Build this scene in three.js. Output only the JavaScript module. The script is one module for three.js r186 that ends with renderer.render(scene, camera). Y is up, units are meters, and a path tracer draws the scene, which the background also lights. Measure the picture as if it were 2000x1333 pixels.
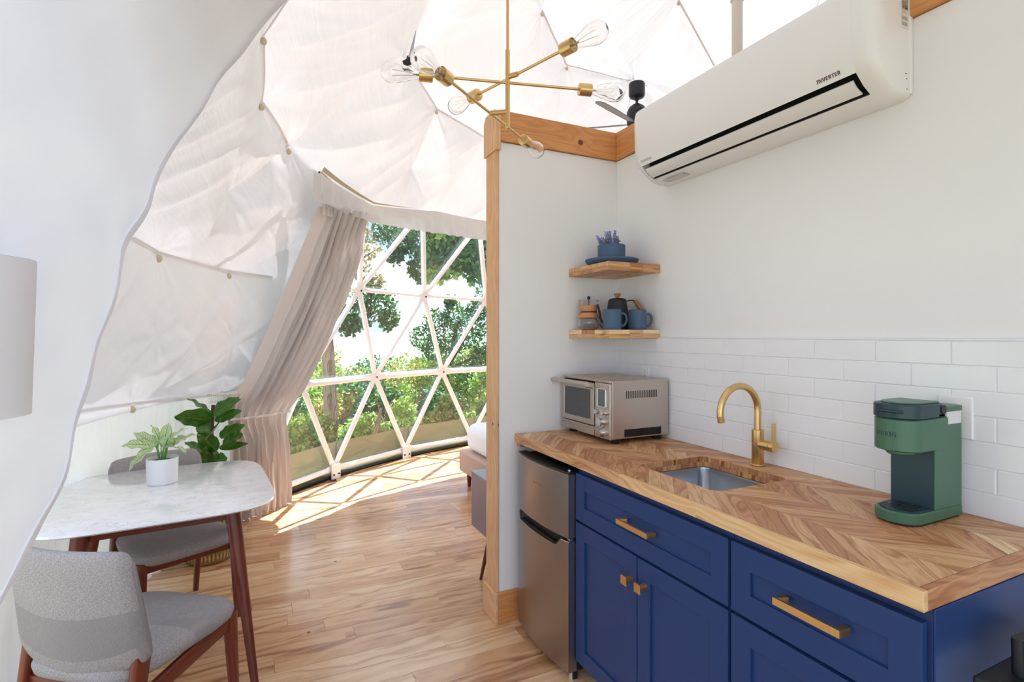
import * as THREE from 'three';
import { RoundedBoxGeometry } from 'three/addons/geometries/RoundedBoxGeometry.js';
import { mergeGeometries, mergeVertices, toCreasedNormals } from 'three/addons/utils/BufferGeometryUtils.js';
import { TextGeometry } from 'three/addons/geometries/TextGeometry.js';
import { FontLoader } from 'three/addons/loaders/FontLoader.js';
import { Brush, Evaluator, SUBTRACTION } from 'three-bvh-csg';
import { createNoise2D, createNoise3D } from 'simplex-noise';

// ------------------------------------------------------------------ camera, sky, sun, exposure
const scene = new THREE.Scene();
const camera = new THREE.PerspectiveCamera(2 * Math.atan(666.5 / 1035) * 180 / Math.PI, 2000 / 1333, 0.05, 3000);
const YAW = Math.atan(495 / 1035);                                  // the kitchen wall runs along -z; the camera looks 25.6 degrees to its right
camera.position.set(0, 1.46, 0);
camera.lookAt(Math.sin(YAW), 1.46, -Math.cos(YAW));
camera.setViewOffset(2000, 1333, 0, 12.5, 2000, 1333);              // small lens shift: verticals stay vertical
const renderer = new THREE.WebGLRenderer({ antialias: true });
renderer.toneMapping = THREE.LinearToneMapping;
renderer.toneMappingExposure = 2.12;
renderer.shadowMap.enabled = true;
const SKY = 1.7, SUN = 10;
const sun = new THREE.DirectionalLight(new THREE.Color(1, 0.975, 0.95), SUN);
sun.name = 'sun';
sun.position.set(0.599, 1.908, -0.39).multiplyScalar(12).add(new THREE.Vector3(1.5, 0, -3));
sun.target.position.set(1.5, 0, -3);
sun.castShadow = true; sun.shadow.mapSize.set(4096, 4096);
Object.assign(sun.shadow.camera, { left: -12, right: 12, top: 12, bottom: -12, near: 0.5, far: 60 });
scene.add(sun, sun.target);

// ------------------------------------------------------------------ random, noise
function rng(seed) { let s = seed >>> 0; return () => { s = (s + 0x6d2b79f5) | 0; let t = Math.imul(s ^ (s >>> 15), 1 | s); t = (t + Math.imul(t ^ (t >>> 7), 61 | t)) ^ t; return ((t ^ (t >>> 14)) >>> 0) / 4294967296; }; }
const R = rng(11);
const N2 = createNoise2D(rng(5)), N3 = createNoise3D(rng(6));
const fbm = (x, y, o = 4) => { let s = 0, a = 0.5; for (let i = 0; i < o; i++) { s += a * N2(x, y); x = x * 2.03 + 7.1; y = y * 2.03 - 3.7; a *= 0.5; } return s; };
const clamp = THREE.MathUtils.clamp, lerp = THREE.MathUtils.lerp, smooth = THREE.MathUtils.smoothstep;
const V = (x, y, z) => new THREE.Vector3(x, y, z);

{ // sky: blue air with broad white cloud, the same all the way round
  const W = 1024, H = 512, d = new Float32Array(W * H * 4);
  for (let j = 0; j < H; j++) {
    const el = ((j + 0.5) / H - 0.5) * Math.PI, up = Math.max(0, Math.sin(el));
    for (let i = 0; i < W; i++) {
      const az = ((i + 0.5) / W - 0.5) * 2 * Math.PI, x = Math.cos(az) * Math.cos(el), z = Math.sin(az) * Math.cos(el);
      const air = [lerp(0.24, 0.1, Math.pow(up, 0.5)), lerp(0.31, 0.2, Math.pow(up, 0.5)), lerp(0.37, 0.4, up)];
      const k = 1.6, n = 0.6 * N3(x * k + 55, up * k * 2.2, z * k) + 0.3 * N3(x * k * 2.3 + 55, up * k * 5, z * k * 2.3 + 9) + 0.15 * N3(x * 9 + 55, up * 18, z * 9);
      const c = smooth(n, 0.0, 0.55);
      for (let q = 0; q < 3; q++) d[(j * W + i) * 4 + q] = lerp(air[q], [1.6, 1.62, 1.64][q], c) * 0.95;
      d[(j * W + i) * 4 + 3] = 1;
    }
  }
  const t = new THREE.DataTexture(d, W, H, THREE.RGBAFormat, THREE.FloatType);
  t.mapping = THREE.EquirectangularReflectionMapping; t.magFilter = t.minFilter = THREE.LinearFilter; t.needsUpdate = true;
  scene.background = t; scene.backgroundIntensity = SKY;
}

// ------------------------------------------------------------------ helpers: names, meshes
const used = new Map();
function numbered(n) { const k = used.get(n) ?? 0; used.set(n, k + 1); return k ? `${n}_${String(k).padStart(3, '0')}` : n; }
function tag(o, label, category, group) { o.userData.label = label; o.userData.category = category; if (group) o.userData.group = group; return o; }
function obj(name, geo, mat, parent) {
  if (Array.isArray(geo)) geo = join(geo);
  const m = new THREE.Mesh(geo, mat); m.castShadow = m.receiveShadow = true;
  m.name = parent ? name : numbered(name); (parent ?? scene).add(m); return m;
}
function thing(name, label, category, pos = [0, 0, 0], turn = 0, group) {
  const g = new THREE.Group(); g.name = numbered(name); g.position.set(...pos); g.rotation.y = turn; scene.add(g);
  return tag(g, label, category, group);
}
function struct(name, geo, mat) {
  const o = geo ? obj(name, geo, mat) : new THREE.Group();
  if (!geo) { o.name = numbered(name); scene.add(o); }
  o.userData.kind = 'structure'; return o;
}
function join(list) {
  list = list.map((g) => { g = g.index ? g.toNonIndexed() : g; for (const k of Object.keys(g.attributes)) if (!['position', 'normal', 'uv'].includes(k)) g.deleteAttribute(k);
    if (!g.attributes.uv) g.setAttribute('uv', new THREE.BufferAttribute(new Float32Array(g.attributes.position.count * 2), 2)); if (!g.attributes.normal) g.computeVertexNormals(); return g; });
  return list.length === 1 ? list[0] : mergeGeometries(list);
}
// uv in metres, u along the given axis ('x','y','z'), by the face's direction
function metre(g, axis = 'x', su = 1, sv = 1, off = [0, 0]) {
  if (g.index) g = g.toNonIndexed();
  const p = g.attributes.position, n = g.attributes.normal, uv = new Float32Array(p.count * 2);
  for (let i = 0; i < p.count; i += 3) {
    const a = [0, 0, 0];
    for (let k = 0; k < 3; k++) { a[0] += n.getX(i + k); a[1] += n.getY(i + k); a[2] += n.getZ(i + k); }
    const b = a.map(Math.abs), dom = b[0] > b[1] ? (b[0] > b[2] ? 0 : 2) : (b[1] > b[2] ? 1 : 2), L = 'xyz'.indexOf(axis);
    for (let k = 0; k < 3; k++) {
      const q = [p.getX(i + k), p.getY(i + k), p.getZ(i + k)];
      let u, v;
      if (dom === L) { u = q[(L + 1) % 3] * 0.3; v = q[(L + 2) % 3]; } else { u = q[L]; v = q[3 - L - dom]; }
      uv[(i + k) * 2] = u * su + off[0]; uv[(i + k) * 2 + 1] = v * sv + off[1];
    }
  }
  g.setAttribute('uv', new THREE.BufferAttribute(uv, 2)); return g;
}
function rb(x0, x1, y0, y1, z0, z1, r = 0.003, seg = 2) {
  const w = Math.abs(x1 - x0), h = Math.abs(y1 - y0), d = Math.abs(z1 - z0);
  const g = new RoundedBoxGeometry(w, h, d, seg, Math.min(r, w / 2.01, h / 2.01, d / 2.01));
  g.translate((x0 + x1) / 2, (y0 + y1) / 2, (z0 + z1) / 2); return g;
}
function cyl(p, q, r1, r2 = r1, n = 20, open = false) {
  const a = V(...p), b = V(...q), d = b.clone().sub(a), g = new THREE.CylinderGeometry(r2, r1, d.length(), n, 1, open);
  g.applyQuaternion(new THREE.Quaternion().setFromUnitVectors(V(0, 1, 0), d.normalize())); g.translate(...a.add(b).multiplyScalar(0.5).toArray()); return g;
}
function tube(pts, r, n = 40, m = 10) { return new THREE.TubeGeometry(new THREE.CatmullRomCurve3(pts.map((p) => V(...p))), n, r, m); }
function lathe(pts, n = 40) { return new THREE.LatheGeometry(pts.map((p) => new THREE.Vector2(p[0], p[1])), n); }
// rings of equal point counts become a skin; flat caps close it
function loft(rings, caps = true, crease = 0.7) {
  const n = rings[0].length, pos = [], idx = [], uv = [];
  let run = 0;
  rings.forEach((r, i) => { if (i) run += r[0].distanceTo(rings[i - 1][0]); let c = 0; r.forEach((p, k) => { if (k) c += p.distanceTo(r[k - 1]); pos.push(p.x, p.y, p.z); uv.push(run, c); }); });
  for (let i = 0; i < rings.length - 1; i++) for (let k = 0; k < n; k++) {
    const a = i * n + k, b = i * n + (k + 1) % n, c = a + n, d = b + n; idx.push(a, b, c, b, d, c);
  }
  if (caps) for (const e of [0, rings.length - 1]) {
    const c = rings[e].reduce((s, p) => s.add(p), V(0, 0, 0)).multiplyScalar(1 / n), at = pos.length / 3; pos.push(c.x, c.y, c.z); uv.push(0, 0);
    for (let k = 0; k < n; k++) e ? idx.push(e * n + k, e * n + (k + 1) % n, at) : idx.push((k + 1) % n, k, at);
  }
  const g = new THREE.BufferGeometry(); g.setAttribute('position', new THREE.Float32BufferAttribute(pos, 3)); g.setAttribute('uv', new THREE.Float32BufferAttribute(uv, 2)); g.setIndex(idx);
  if (caps) { let vol = 0; const a = V(0, 0, 0), b = V(0, 0, 0), c = V(0, 0, 0); for (let i = 0; i < idx.length; i += 3) { a.fromArray(pos, idx[i] * 3); b.fromArray(pos, idx[i + 1] * 3); c.fromArray(pos, idx[i + 2] * 3); vol += a.dot(b.cross(c)); } if (vol < 0) { for (let i = 0; i < idx.length; i += 3) { const t = idx[i]; idx[i] = idx[i + 1]; idx[i + 1] = t; } g.setIndex(idx); } }
  return toCreasedNormals(g, crease);
}
// bar of rounded rectangular section from p to q
function bar(p, q, w1, d1, w2 = w1, d2 = d1, side = V(1, 0, 0), rnd = 0.25) {
  const a = V(...p), b = V(...q), up = b.clone().sub(a).normalize(), s = side.clone().sub(up.clone().multiplyScalar(side.dot(up))).normalize(), t = up.clone().cross(s);
  const ring = (c, w, d) => { const r = Math.min(w, d) * rnd, out = []; for (const [sx, sy, a0] of [[1, 1, 0], [-1, 1, 90], [-1, -1, 180], [1, -1, 270]]) for (const e of [0, 45, 90]) { const an = (a0 + e) * Math.PI / 180; out.push(c.clone().addScaledVector(s, sx * (w / 2 - r) + r * Math.cos(an)).addScaledVector(t, sy * (d / 2 - r) + r * Math.sin(an))); } return out; };
  return loft([ring(a, w1, d1), ring(b, w2, d2)], true, 0.9);
}
function grid(nu, nv, f, uvf) {
  const pos = [], uv = [], idx = [];
  for (let j = 0; j <= nv; j++) for (let i = 0; i <= nu; i++) { const p = f(i / nu, j / nv); pos.push(p.x, p.y, p.z); const t = uvf ? uvf(i / nu, j / nv, p) : [i / nu, j / nv]; uv.push(t[0], t[1]); }
  for (let j = 0; j < nv; j++) for (let i = 0; i < nu; i++) { const a = j * (nu + 1) + i; idx.push(a, a + 1, a + nu + 1, a + 1, a + nu + 2, a + nu + 1); }
  const g = new THREE.BufferGeometry(); g.setAttribute('position', new THREE.Float32BufferAttribute(pos, 3)); g.setAttribute('uv', new THREE.Float32BufferAttribute(uv, 2)); g.setIndex(idx); g.computeVertexNormals(); return g;
}
function prism(poly, y0, y1, bevel = 0) {                           // polygon in (x, z), raised from y0 to y1
  const s = new THREE.Shape(poly.map(([x, z]) => new THREE.Vector2(x, -z)));
  const g = new THREE.ExtrudeGeometry(s, bevel ? { depth: y1 - y0 - bevel, bevelEnabled: true, bevelThickness: bevel, bevelSize: bevel, bevelOffset: -bevel, bevelSegments: 1, curveSegments: 6 } : { depth: y1 - y0, bevelEnabled: false, curveSegments: 6 });
  g.rotateX(-Math.PI / 2); g.translate(0, y0, 0); return g;
}
function roundRect(x0, x1, z0, z1, r, n = 6) {
  const out = [];
  for (const [cx, cz, a0] of [[x1 - r, z1 - r, 0], [x0 + r, z1 - r, 90], [x0 + r, z0 + r, 180], [x1 - r, z0 + r, 270]]) for (let k = 0; k <= n; k++) { const a = (a0 + 90 * k / n) * Math.PI / 180; out.push([cx + r * Math.cos(a), cz + r * Math.sin(a)]); }
  return out;
}

// ------------------------------------------------------------------ textures, materials
function pixels(w, h, f, srgb = true) {
  const d = new Uint8Array(w * h * 4);
  for (let j = 0; j < h; j++) for (let i = 0; i < w; i++) { const c = f(i / w, j / h); const o = (j * w + i) * 4; d[o] = clamp(c[0], 0, 255); d[o + 1] = clamp(c[1], 0, 255); d[o + 2] = clamp(c[2], 0, 255); d[o + 3] = 255; }
  const t = new THREE.DataTexture(d, w, h); t.wrapS = t.wrapT = THREE.RepeatWrapping; t.magFilter = THREE.LinearFilter; t.minFilter = THREE.LinearMipmapLinearFilter; t.generateMipmaps = true; if (srgb) t.colorSpace = THREE.SRGBColorSpace; t.needsUpdate = true; return t;
}
const mix3 = (a, b, t) => [lerp(a[0], b[0], t), lerp(a[1], b[1], t), lerp(a[2], b[2], t)];
// wood: u runs along the board; sizes are metres covered by one tile
function wood(w, h, lu, lv, seed, pal, { ring = 26, sharp = 1.2, streak = 0.5, knots = [], fine = 0.35 } = {}) {
  const o = seed * 17.31;
  const t = pixels(w, h, (u, v) => {
    const x = u * lu, y = v * lv; let warp = 0.05 * N2(x * 1.4 + o, y * 6) + 0.016 * N2(x * 4 + o, y * 16), dark = 0;
    for (const [kx, ky, kr] of knots) { const dx = (x - kx) / 2.6, dy = y - ky, d = Math.hypot(dx, dy); warp += Math.sign(dy || 1) * 0.07 * Math.exp(-d / (kr * 2.4)); dark = Math.max(dark, 1 - smooth(Math.hypot(x - kx, y - ky), kr * 0.5, kr)); }
    const s = 0.5 + 0.5 * Math.sin((y + warp) * ring * 6.283), a = Math.pow(s, sharp);
    const st = smooth(0.5 + 0.5 * N2(x * 0.8 + o * 2, (y + warp) * 22), 0.35, 0.95);
    const fi = 0.5 + 0.5 * N2(x * 7 + o, y * 420), bd = 0.5 + 0.5 * fbm(x * 1.1 - o, y * 5, 3);
    const k = clamp(0.34 * a + streak * st + fine * (fi - 0.5) + 0.45 * (bd - 0.5), 0, 1);
    let c = k < 0.5 ? mix3(pal[0], pal[1], k * 2) : mix3(pal[1], pal[2], k * 2 - 1);
    if (dark > 0) c = mix3(c, pal[3] ?? [70, 35, 20], dark * 0.9);
    return c;
  });
  t.repeat.set(1 / lu, 1 / lv); return t;
}
const S = (o) => new THREE.MeshPhysicalMaterial(o);
const hex = (h) => new THREE.Color(h);
const weaveBump = pixels(256, 256, (u, v) => { const a = Math.sin(u * 6.283 * 48) * Math.sin(v * 6.283 * 48), n = 60 * N2(u * 60, v * 60); return [128 + 70 * a + n, 0, 0].map(() => 128 + 60 * a + n); }, false);
const crinkle = pixels(512, 512, (u, v) => { const s = (x, y) => Math.abs(N2(x, y)); const n = 255 * (0.5 + 0.35 * fbm(u * 9 + v * 5, v * 5 - u * 3, 4) - 0.18 * s(u * 5 + v * 4, v * 14 - u * 10)); return [n, n, n]; }, false);
const brushBump = pixels(256, 256, (u, v) => { const n = 128 + 70 * N2(u * 3, v * 190) + 40 * N2(u * 9, v * 60); return [n, n, n]; }, false);

const M = {};
const canvasBump = crinkle.clone(); canvasBump.repeat.set(1, 1);
M.canvas = S({ color: new THREE.Color(0.862, 0.856, 0.872), roughness: 1, transmission: 0.09, thickness: 0, specularIntensity: 0.15, side: THREE.DoubleSide, bumpMap: canvasBump, bumpScale: 0.004 });
M.canvasPlain = S({ color: new THREE.Color(0.875, 0.855, 0.855), roughness: 1, transmission: 0.09, thickness: 0, specularIntensity: 0.15, side: THREE.DoubleSide });
M.entry = S({ color: new THREE.Color(0.865, 0.858, 0.9), roughness: 1, transmission: 0.3, thickness: 0, specularIntensity: 0.15, side: THREE.DoubleSide });  // the cool cast of skylight is put into this cloth colour
const curtainBump = weaveBump.clone(); curtainBump.repeat.set(6, 6);
M.curtain = S({ color: hex('#e3dbd6'), roughness: 0.9, transmission: 0.05, thickness: 0, specularIntensity: 0.3, sheen: 0.3, side: THREE.DoubleSide, bumpMap: curtainBump, bumpScale: 0.0006 });
M.valance = S({ color: hex('#ddd7d4'), roughness: 0.9, transmission: 0.3, thickness: 0, specularIntensity: 0.3, side: THREE.DoubleSide });
M.wallPaint = S({ color: new THREE.Color(0.848, 0.835, 0.838), roughness: 0.75, specularIntensity: 0.4, bumpMap: pixels(256, 256, (u, v) => { const n = 128 + 50 * fbm(u * 24, v * 24, 3); return [n, n, n]; }, false), bumpScale: 0.0006 });
M.tile = S({ color: new THREE.Color(0.84, 0.84, 0.86), roughness: 0.16, specularIntensity: 0.9 });
M.grout = S({ color: new THREE.Color(0.85, 0.85, 0.86), roughness: 0.9 });
M.whitePlastic = S({ color: new THREE.Color(0.855, 0.845, 0.85), roughness: 0.32 });
M.whiteMetal = S({ color: new THREE.Color(0.86, 0.85, 0.87), roughness: 0.38 });
M.blackPlastic = S({ color: hex('#17171a'), roughness: 0.45 });
M.blackGap = S({ color: hex('#120f0f'), roughness: 0.7 });
M.darkMetal = S({ color: hex('#2b2c30'), roughness: 0.42, metalness: 0.5 });
M.steel = S({ color: hex('#c9beb3'), metalness: 1, roughness: 0.34, bumpMap: brushBump, bumpScale: 0.0003 });
M.fridgeSteel = S({ color: hex('#a8a09d'), metalness: 1, roughness: 0.33, bumpMap: brushBump, bumpScale: 0.0002 });
M.chrome = S({ color: hex('#d8d8da'), metalness: 1, roughness: 0.15 });
M.brass = S({ color: hex('#dcba80'), metalness: 1, roughness: 0.3 });
M.brassPull = S({ color: hex('#e2b274'), metalness: 1, roughness: 0.42, bumpMap: brushBump, bumpScale: 0.0002 });
M.blue = S({ color: hex('#263f70'), roughness: 0.34, specularIntensity: 0.6 });
M.blueInner = S({ color: hex('#1d3260'), roughness: 0.5 });
M.glass = S({ color: 0xffffff, roughness: 0, transmission: 1, thickness: 0, ior: 1.45, side: THREE.DoubleSide });
M.shell = S({ color: 0xffffff, roughness: 0.0, transmission: 1, thickness: 0.001, ior: 1.45 });
M.pane = S({ color: new THREE.Color(0.95, 0.97, 0.98), roughness: 0.1, transmission: 1, thickness: 0, ior: 1.45, side: THREE.DoubleSide });
M.khaki = S({ color: hex('#8d8a68'), roughness: 0.85, side: THREE.DoubleSide });
M.olive = S({ color: hex('#4d5546'), roughness: 0.7 });
M.soil = S({ color: hex('#3a2c22'), roughness: 1 });
M.mug = S({ color: hex('#435d7c'), roughness: 0.55 });
M.pot = S({ color: new THREE.Color(0.84, 0.84, 0.87), roughness: 0.35 });
M.linen = S({ color: new THREE.Color(0.86, 0.87, 0.9), roughness: 0.9 });
M.bedFabric = S({ color: hex('#c9aa9a'), roughness: 0.9, bumpMap: curtainBump, bumpScale: 0.0008 });
M.nightstand = S({ color: hex('#84737c'), roughness: 0.4 });
M.filament = S({ color: hex('#d8c8a8'), roughness: 0.5 });
M.button = S({ color: hex('#cfc2a4'), roughness: 0.5 });
M.skirt = S({ color: new THREE.Color(0.87, 0.865, 0.87), roughness: 1, transmission: 0.28, thickness: 0, specularIntensity: 0.15, side: THREE.DoubleSide });
M.shade = S({ color: new THREE.Color(0.9, 0.9, 0.93), roughness: 1, transmission: 0.2, thickness: 0, specularIntensity: 0.1, side: THREE.DoubleSide });

const pineT = wood(1024, 256, 1.6, 0.32, 3, [[214, 152, 92], [198, 130, 72], [160, 92, 48], [88, 40, 22]], { ring: 34, sharp: 1.6, streak: 0.3, knots: [[0.96, 0.235, 0.02]] });
const pineT2 = wood(512, 256, 1.4, 0.3, 8, [[226, 182, 140], [214, 164, 118], [186, 128, 84], [110, 58, 34]], { ring: 22, streak: 0.25, knots: [[0.4, 0.1, 0.012], [1.0, 0.2, 0.01]] });
M.pine = S({ map: pineT, roughness: 0.55 }); M.pineLight = S({ map: pineT2, roughness: 0.6 });
const darkT = wood(512, 256, 1.0, 0.25, 14, [[116, 50, 30], [98, 38, 22], [66, 24, 14]], { ring: 30, streak: 0.35 });
M.walnut = S({ map: darkT, roughness: 0.35 });
const heather = pixels(512, 512, (u, v) => { const a = N2(u * 46, v * 230), b = N2(u * 210, v * 210), c = N2(u * 16, v * 90); const k = 154 + 34 * a + 28 * b + 12 * c; return [k + 3, k - 3, k - 3]; });
heather.repeat.set(3.2, 3.2); const heatherB = weaveBump.clone(); heatherB.repeat.set(9, 9);
M.heather = S({ map: heather, roughness: 0.95, bumpMap: heatherB, bumpScale: 0.0008, sheen: 0.2 });
const marbleT = pixels(512, 512, (u, v) => { const w = fbm(u * 3 + 3, v * 3, 5), n = Math.abs(fbm(u * 2.2 + w * 1.3, v * 3.4 + w, 5)); const vein = Math.pow(1 - smooth(n, 0, 0.09), 2), cl = 0.5 + 0.5 * fbm(u * 5, v * 7, 4); const k = 246 - 26 * vein - 20 * cl; return [k, k - 1, k + 1 - 3 * vein]; });
M.marble = S({ map: marbleT, roughness: 0.12, clearcoat: 0.4, clearcoatRoughness: 0.06 });

const oakPal = [[[222, 182, 142], [200, 152, 110], [146, 98, 68]], [[214, 170, 128], [190, 140, 98], [134, 88, 60]], [[228, 192, 154], [208, 164, 122], [158, 110, 78]], [[208, 162, 120], [180, 130, 90], [128, 82, 58]]];
const floorM = oakPal.map((p, i) => S({ map: wood(1024, 256, 1.8, 0.5, 31 + i * 3, p, { ring: 12, sharp: 1.2, streak: 0.4, fine: 0.3, knots: [[0.3 + i * 0.3, 0.2, 0.012]] }), roughness: 0.27, specularIntensity: 0.8, clearcoat: 0.35, clearcoatRoughness: 0.14 }));
const acPal = [[[224, 184, 142], [202, 154, 110], [160, 110, 76]], [[208, 158, 114], [186, 130, 90], [140, 88, 60]], [[218, 174, 130], [194, 144, 100], [150, 98, 68]], [[244, 220, 178], [222, 178, 130], [176, 122, 82]], [[192, 140, 100], [168, 114, 78], [124, 76, 52]]];
const acM = acPal.map((p, i) => S({ map: wood(512, 128, 0.5, 0.1, 51 + i * 5, p, { ring: 60, streak: 0.45, fine: 0.25 }), roughness: 0.38, specularIntensity: 0.5 }));
const acEnd = S({ map: wood(512, 128, 0.22, 0.06, 77, [[222, 170, 104], [176, 110, 60], [96, 50, 24]], { ring: 45, streak: 0.6, sharp: 1 }), roughness: 0.5 });
const front = S({ map: wood(1024, 128, 1.2, 0.1, 90, [[232, 196, 148], [214, 168, 116], [178, 124, 80]], { ring: 30, streak: 0.4 }), roughness: 0.4 });

const font = await new FontLoader().loadAsync('fonts/droid/droid_sans_bold.typeface.json');
function lettering(text, size, depth = 0.0006) { const g = new TextGeometry(text, { font, size, depth, curveSegments: 3, bevelEnabled: false }); g.computeBoundingBox(); return g; }

// ------------------------------------------------------------------ the dome: floor of planks
const C0 = V(3.732, 0.157, -1.926), RF = 4.8;
const floorR = Math.sqrt(RF * RF - C0.y * C0.y) - 0.02;
{
  const floor = struct('floor');
  const slab = new THREE.CylinderGeometry(floorR + 0.25, floorR + 0.25, 0.2, 96); slab.translate(C0.x, -0.111, C0.z);
  obj('subfloor', slab, S({ color: hex('#6d4c34'), roughness: 0.8 }), floor);
  const r = rng(21), w = 0.125;
  let z = 0.75, row = 0;
  while (z > -6.75) {
    const za = z - 0.0008, zb = z - w + 0.0008, zm = (za + zb) / 2;
    const half = (q) => { const s = floorR * floorR - (q - C0.z) ** 2; return s > 0 ? Math.sqrt(s) : -1; };
    const ha = half(za), hb = half(zb);
    if (Math.min(ha, hb) > 0.3) {
      let x = -1.6 - r() * 1.2;
      while (x < 3.3) {
        const L = 1.21, lo = (h) => Math.max(x + 0.0006, C0.x - h), hi = (h) => Math.min(x + L - 0.0006, C0.x + h);
        const q = [[lo(ha), za], [hi(ha), za], [hi(hb), zb], [lo(hb), zb]];
        if (q[1][0] - q[0][0] > 0.02 && q[2][0] - q[3][0] > 0.02) {
          const g = metre(prism(q.reverse(), -0.012, 0.0004 * (r() - 0.5)), 'x', 1, 1, [r() * 7, r() * 3]);
          obj('plank', g, floorM[Math.floor(r() * 4)], floor);
        }
        x += L;
      }
    }
    z -= w; row++;
  }
}

// ------------------------------------------------------------------ the window: geodesic frame with clear panes
const D2R = Math.PI / 180;
const onDome = (az, y, r = RF) => { const h = Math.sqrt(Math.max(0, r * r - (y - C0.y) ** 2)); return V(C0.x + Math.sin(az * D2R) * h, y, C0.z - Math.cos(az * D2R) * h); };
const rowY = [0.1, 1.0, 1.905, 2.74];
const node = (row, k) => onDome(-39.35 + 12.5 * k + (row % 2 ? 6.25 : 0), rowY[row] + (row === 3 ? 0.0 : 0));
{
  const win = struct('window_1');
  const K0 = -2, K1 = 6;
  const strut = (a, b, r, flat = true) => {
    const d = b.clone().sub(a), L = d.length(), out = a.clone().add(b).multiplyScalar(0.5).sub(C0).normalize(), u = d.clone().normalize(), s = u.clone().cross(out).normalize();
    const ring = (t, w, h) => { const c = a.clone().addScaledVector(d, t), o = []; for (let k = 0; k < 12; k++) { const an = k / 12 * 2 * Math.PI; o.push(c.clone().addScaledVector(s, w * Math.cos(an)).addScaledVector(out, h * Math.sin(an))); } return o; };
    const e = 0.03 / L, f = 0.1 / L;
    return loft([ring(e, r * 1.25, 0.006), ring(e + f * 0.5, r * 1.2, 0.008), ring(e + f, r, r), ring(1 - e - f, r, r), ring(1 - e - f * 0.5, r * 1.2, 0.008), ring(1 - e, r * 1.25, 0.006)], true, 0.8);
  };
  for (let row = 0; row < 4; row++) for (let k = K0; k <= K1; k++) {
    const n = node(row, k), inn = C0.clone().sub(n).normalize();
    if (k < K1) obj('strut', strut(n, node(row, k + 1), row === 1 ? 0.034 : row === 0 ? 0.026 : 0.022), M.whiteMetal, win);
    if (row < 3) {
      const up = row % 2 ? [node(row + 1, k), node(row + 1, k + 1)] : [node(row + 1, k - 1), node(row + 1, k)];
      up.forEach((q, i) => { if (!(i === 0 && k === K0 && row % 2 === 0)) obj('strut', strut(n, q, 0.027), M.whiteMetal, win); });
      const dn = row % 2 ? [] : [];
      // two panes per node: the upright one and the hanging one, just outside the tubes
      const push = (v) => v.clone().addScaledVector(v.clone().sub(C0).normalize(), 0.035);
      const tri = (a, b, c) => { const g = new THREE.BufferGeometry(), P = [a, b, c].map(push); g.setAttribute('position', new THREE.Float32BufferAttribute(P.flatMap((p) => [p.x, p.y, p.z]), 3)); g.setAttribute('uv', new THREE.Float32BufferAttribute([0, 0, 1, 0, 0, 1], 2)); g.computeVertexNormals(); return g; };
      if (k < K1) {
        const nx = node(row, k + 1), tip = row % 2 ? node(row + 1, k + 1) : node(row + 1, k);
        obj('pane', tri(n, nx, tip), M.pane, win);
        const t2 = row % 2 ? node(row + 1, k) : node(row + 1, k - 1);
        obj('pane', tri(n, tip, t2), M.pane, win);
      }
      obj('hub_bolt', [cyl(n.clone().addScaledVector(inn, 0.012).toArray(), n.clone().addScaledVector(inn, 0.03).toArray(), 0.016, 0.016, 8), cyl(n.clone().addScaledVector(inn, 0.0).toArray(), n.clone().addScaledVector(inn, 0.016).toArray(), 0.045, 0.045, 12)], M.whiteMetal, win);
      if (row > 0) obj('bolt', cyl(n.clone().addScaledVector(inn, 0.028).toArray(), n.clone().addScaledVector(inn, 0.036).toArray(), 0.011, 0.011, 6), M.darkMetal, win);
    }
    if (row === 0) {                                                 // foot plate screwed to the floor
      const f = inn.clone(); f.y = 0; f.normalize(); const a = Math.atan2(f.x, f.z);
      const g = rb(-0.06, 0.06, -0.1, 0.05, -0.006, 0.006, 0.002); g.rotateY(a); g.translate(n.x + f.x * 0.03, 0.1, n.z + f.z * 0.03);
      obj('foot_plate', g, M.whiteMetal, win);
      for (const s of [-0.035, 0.035]) { const b = new THREE.CylinderGeometry(0.01, 0.01, 0.01, 8); b.rotateX(Math.PI / 2); b.rotateY(a); b.translate(n.x + f.x * 0.038 + Math.cos(a) * s, 0.045, n.z + f.z * 0.038 - Math.sin(a) * s); obj('screw', b, M.darkMetal, win); }
    }
  }
  // canvas flap outside the foot of the frame, in lapped lengths, and the rolled hem below it
  for (let k = -2; k < 6; k++) {
    const a0 = -39.35 + 12.5 * k + 1.5, a1 = a0 + 12.9;
    const g = grid(10, 3, (u, v) => { const az = lerp(a0, a1, u); return onDome(az, lerp(0.0, 0.345 - 0.012 * Math.sin(u * 3.1), v), RF + 0.085 + 0.012 * u); });
    obj('outer_flap', g, M.khaki, win);
  }
  obj('hem_roll', new THREE.TubeGeometry(new THREE.CatmullRomCurve3([...Array(30)].map((_, i) => onDome(lerp(-66, 38, i / 29), 0.03, RF + 0.06))), 120, 0.045, 10), M.olive, win);
}

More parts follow.
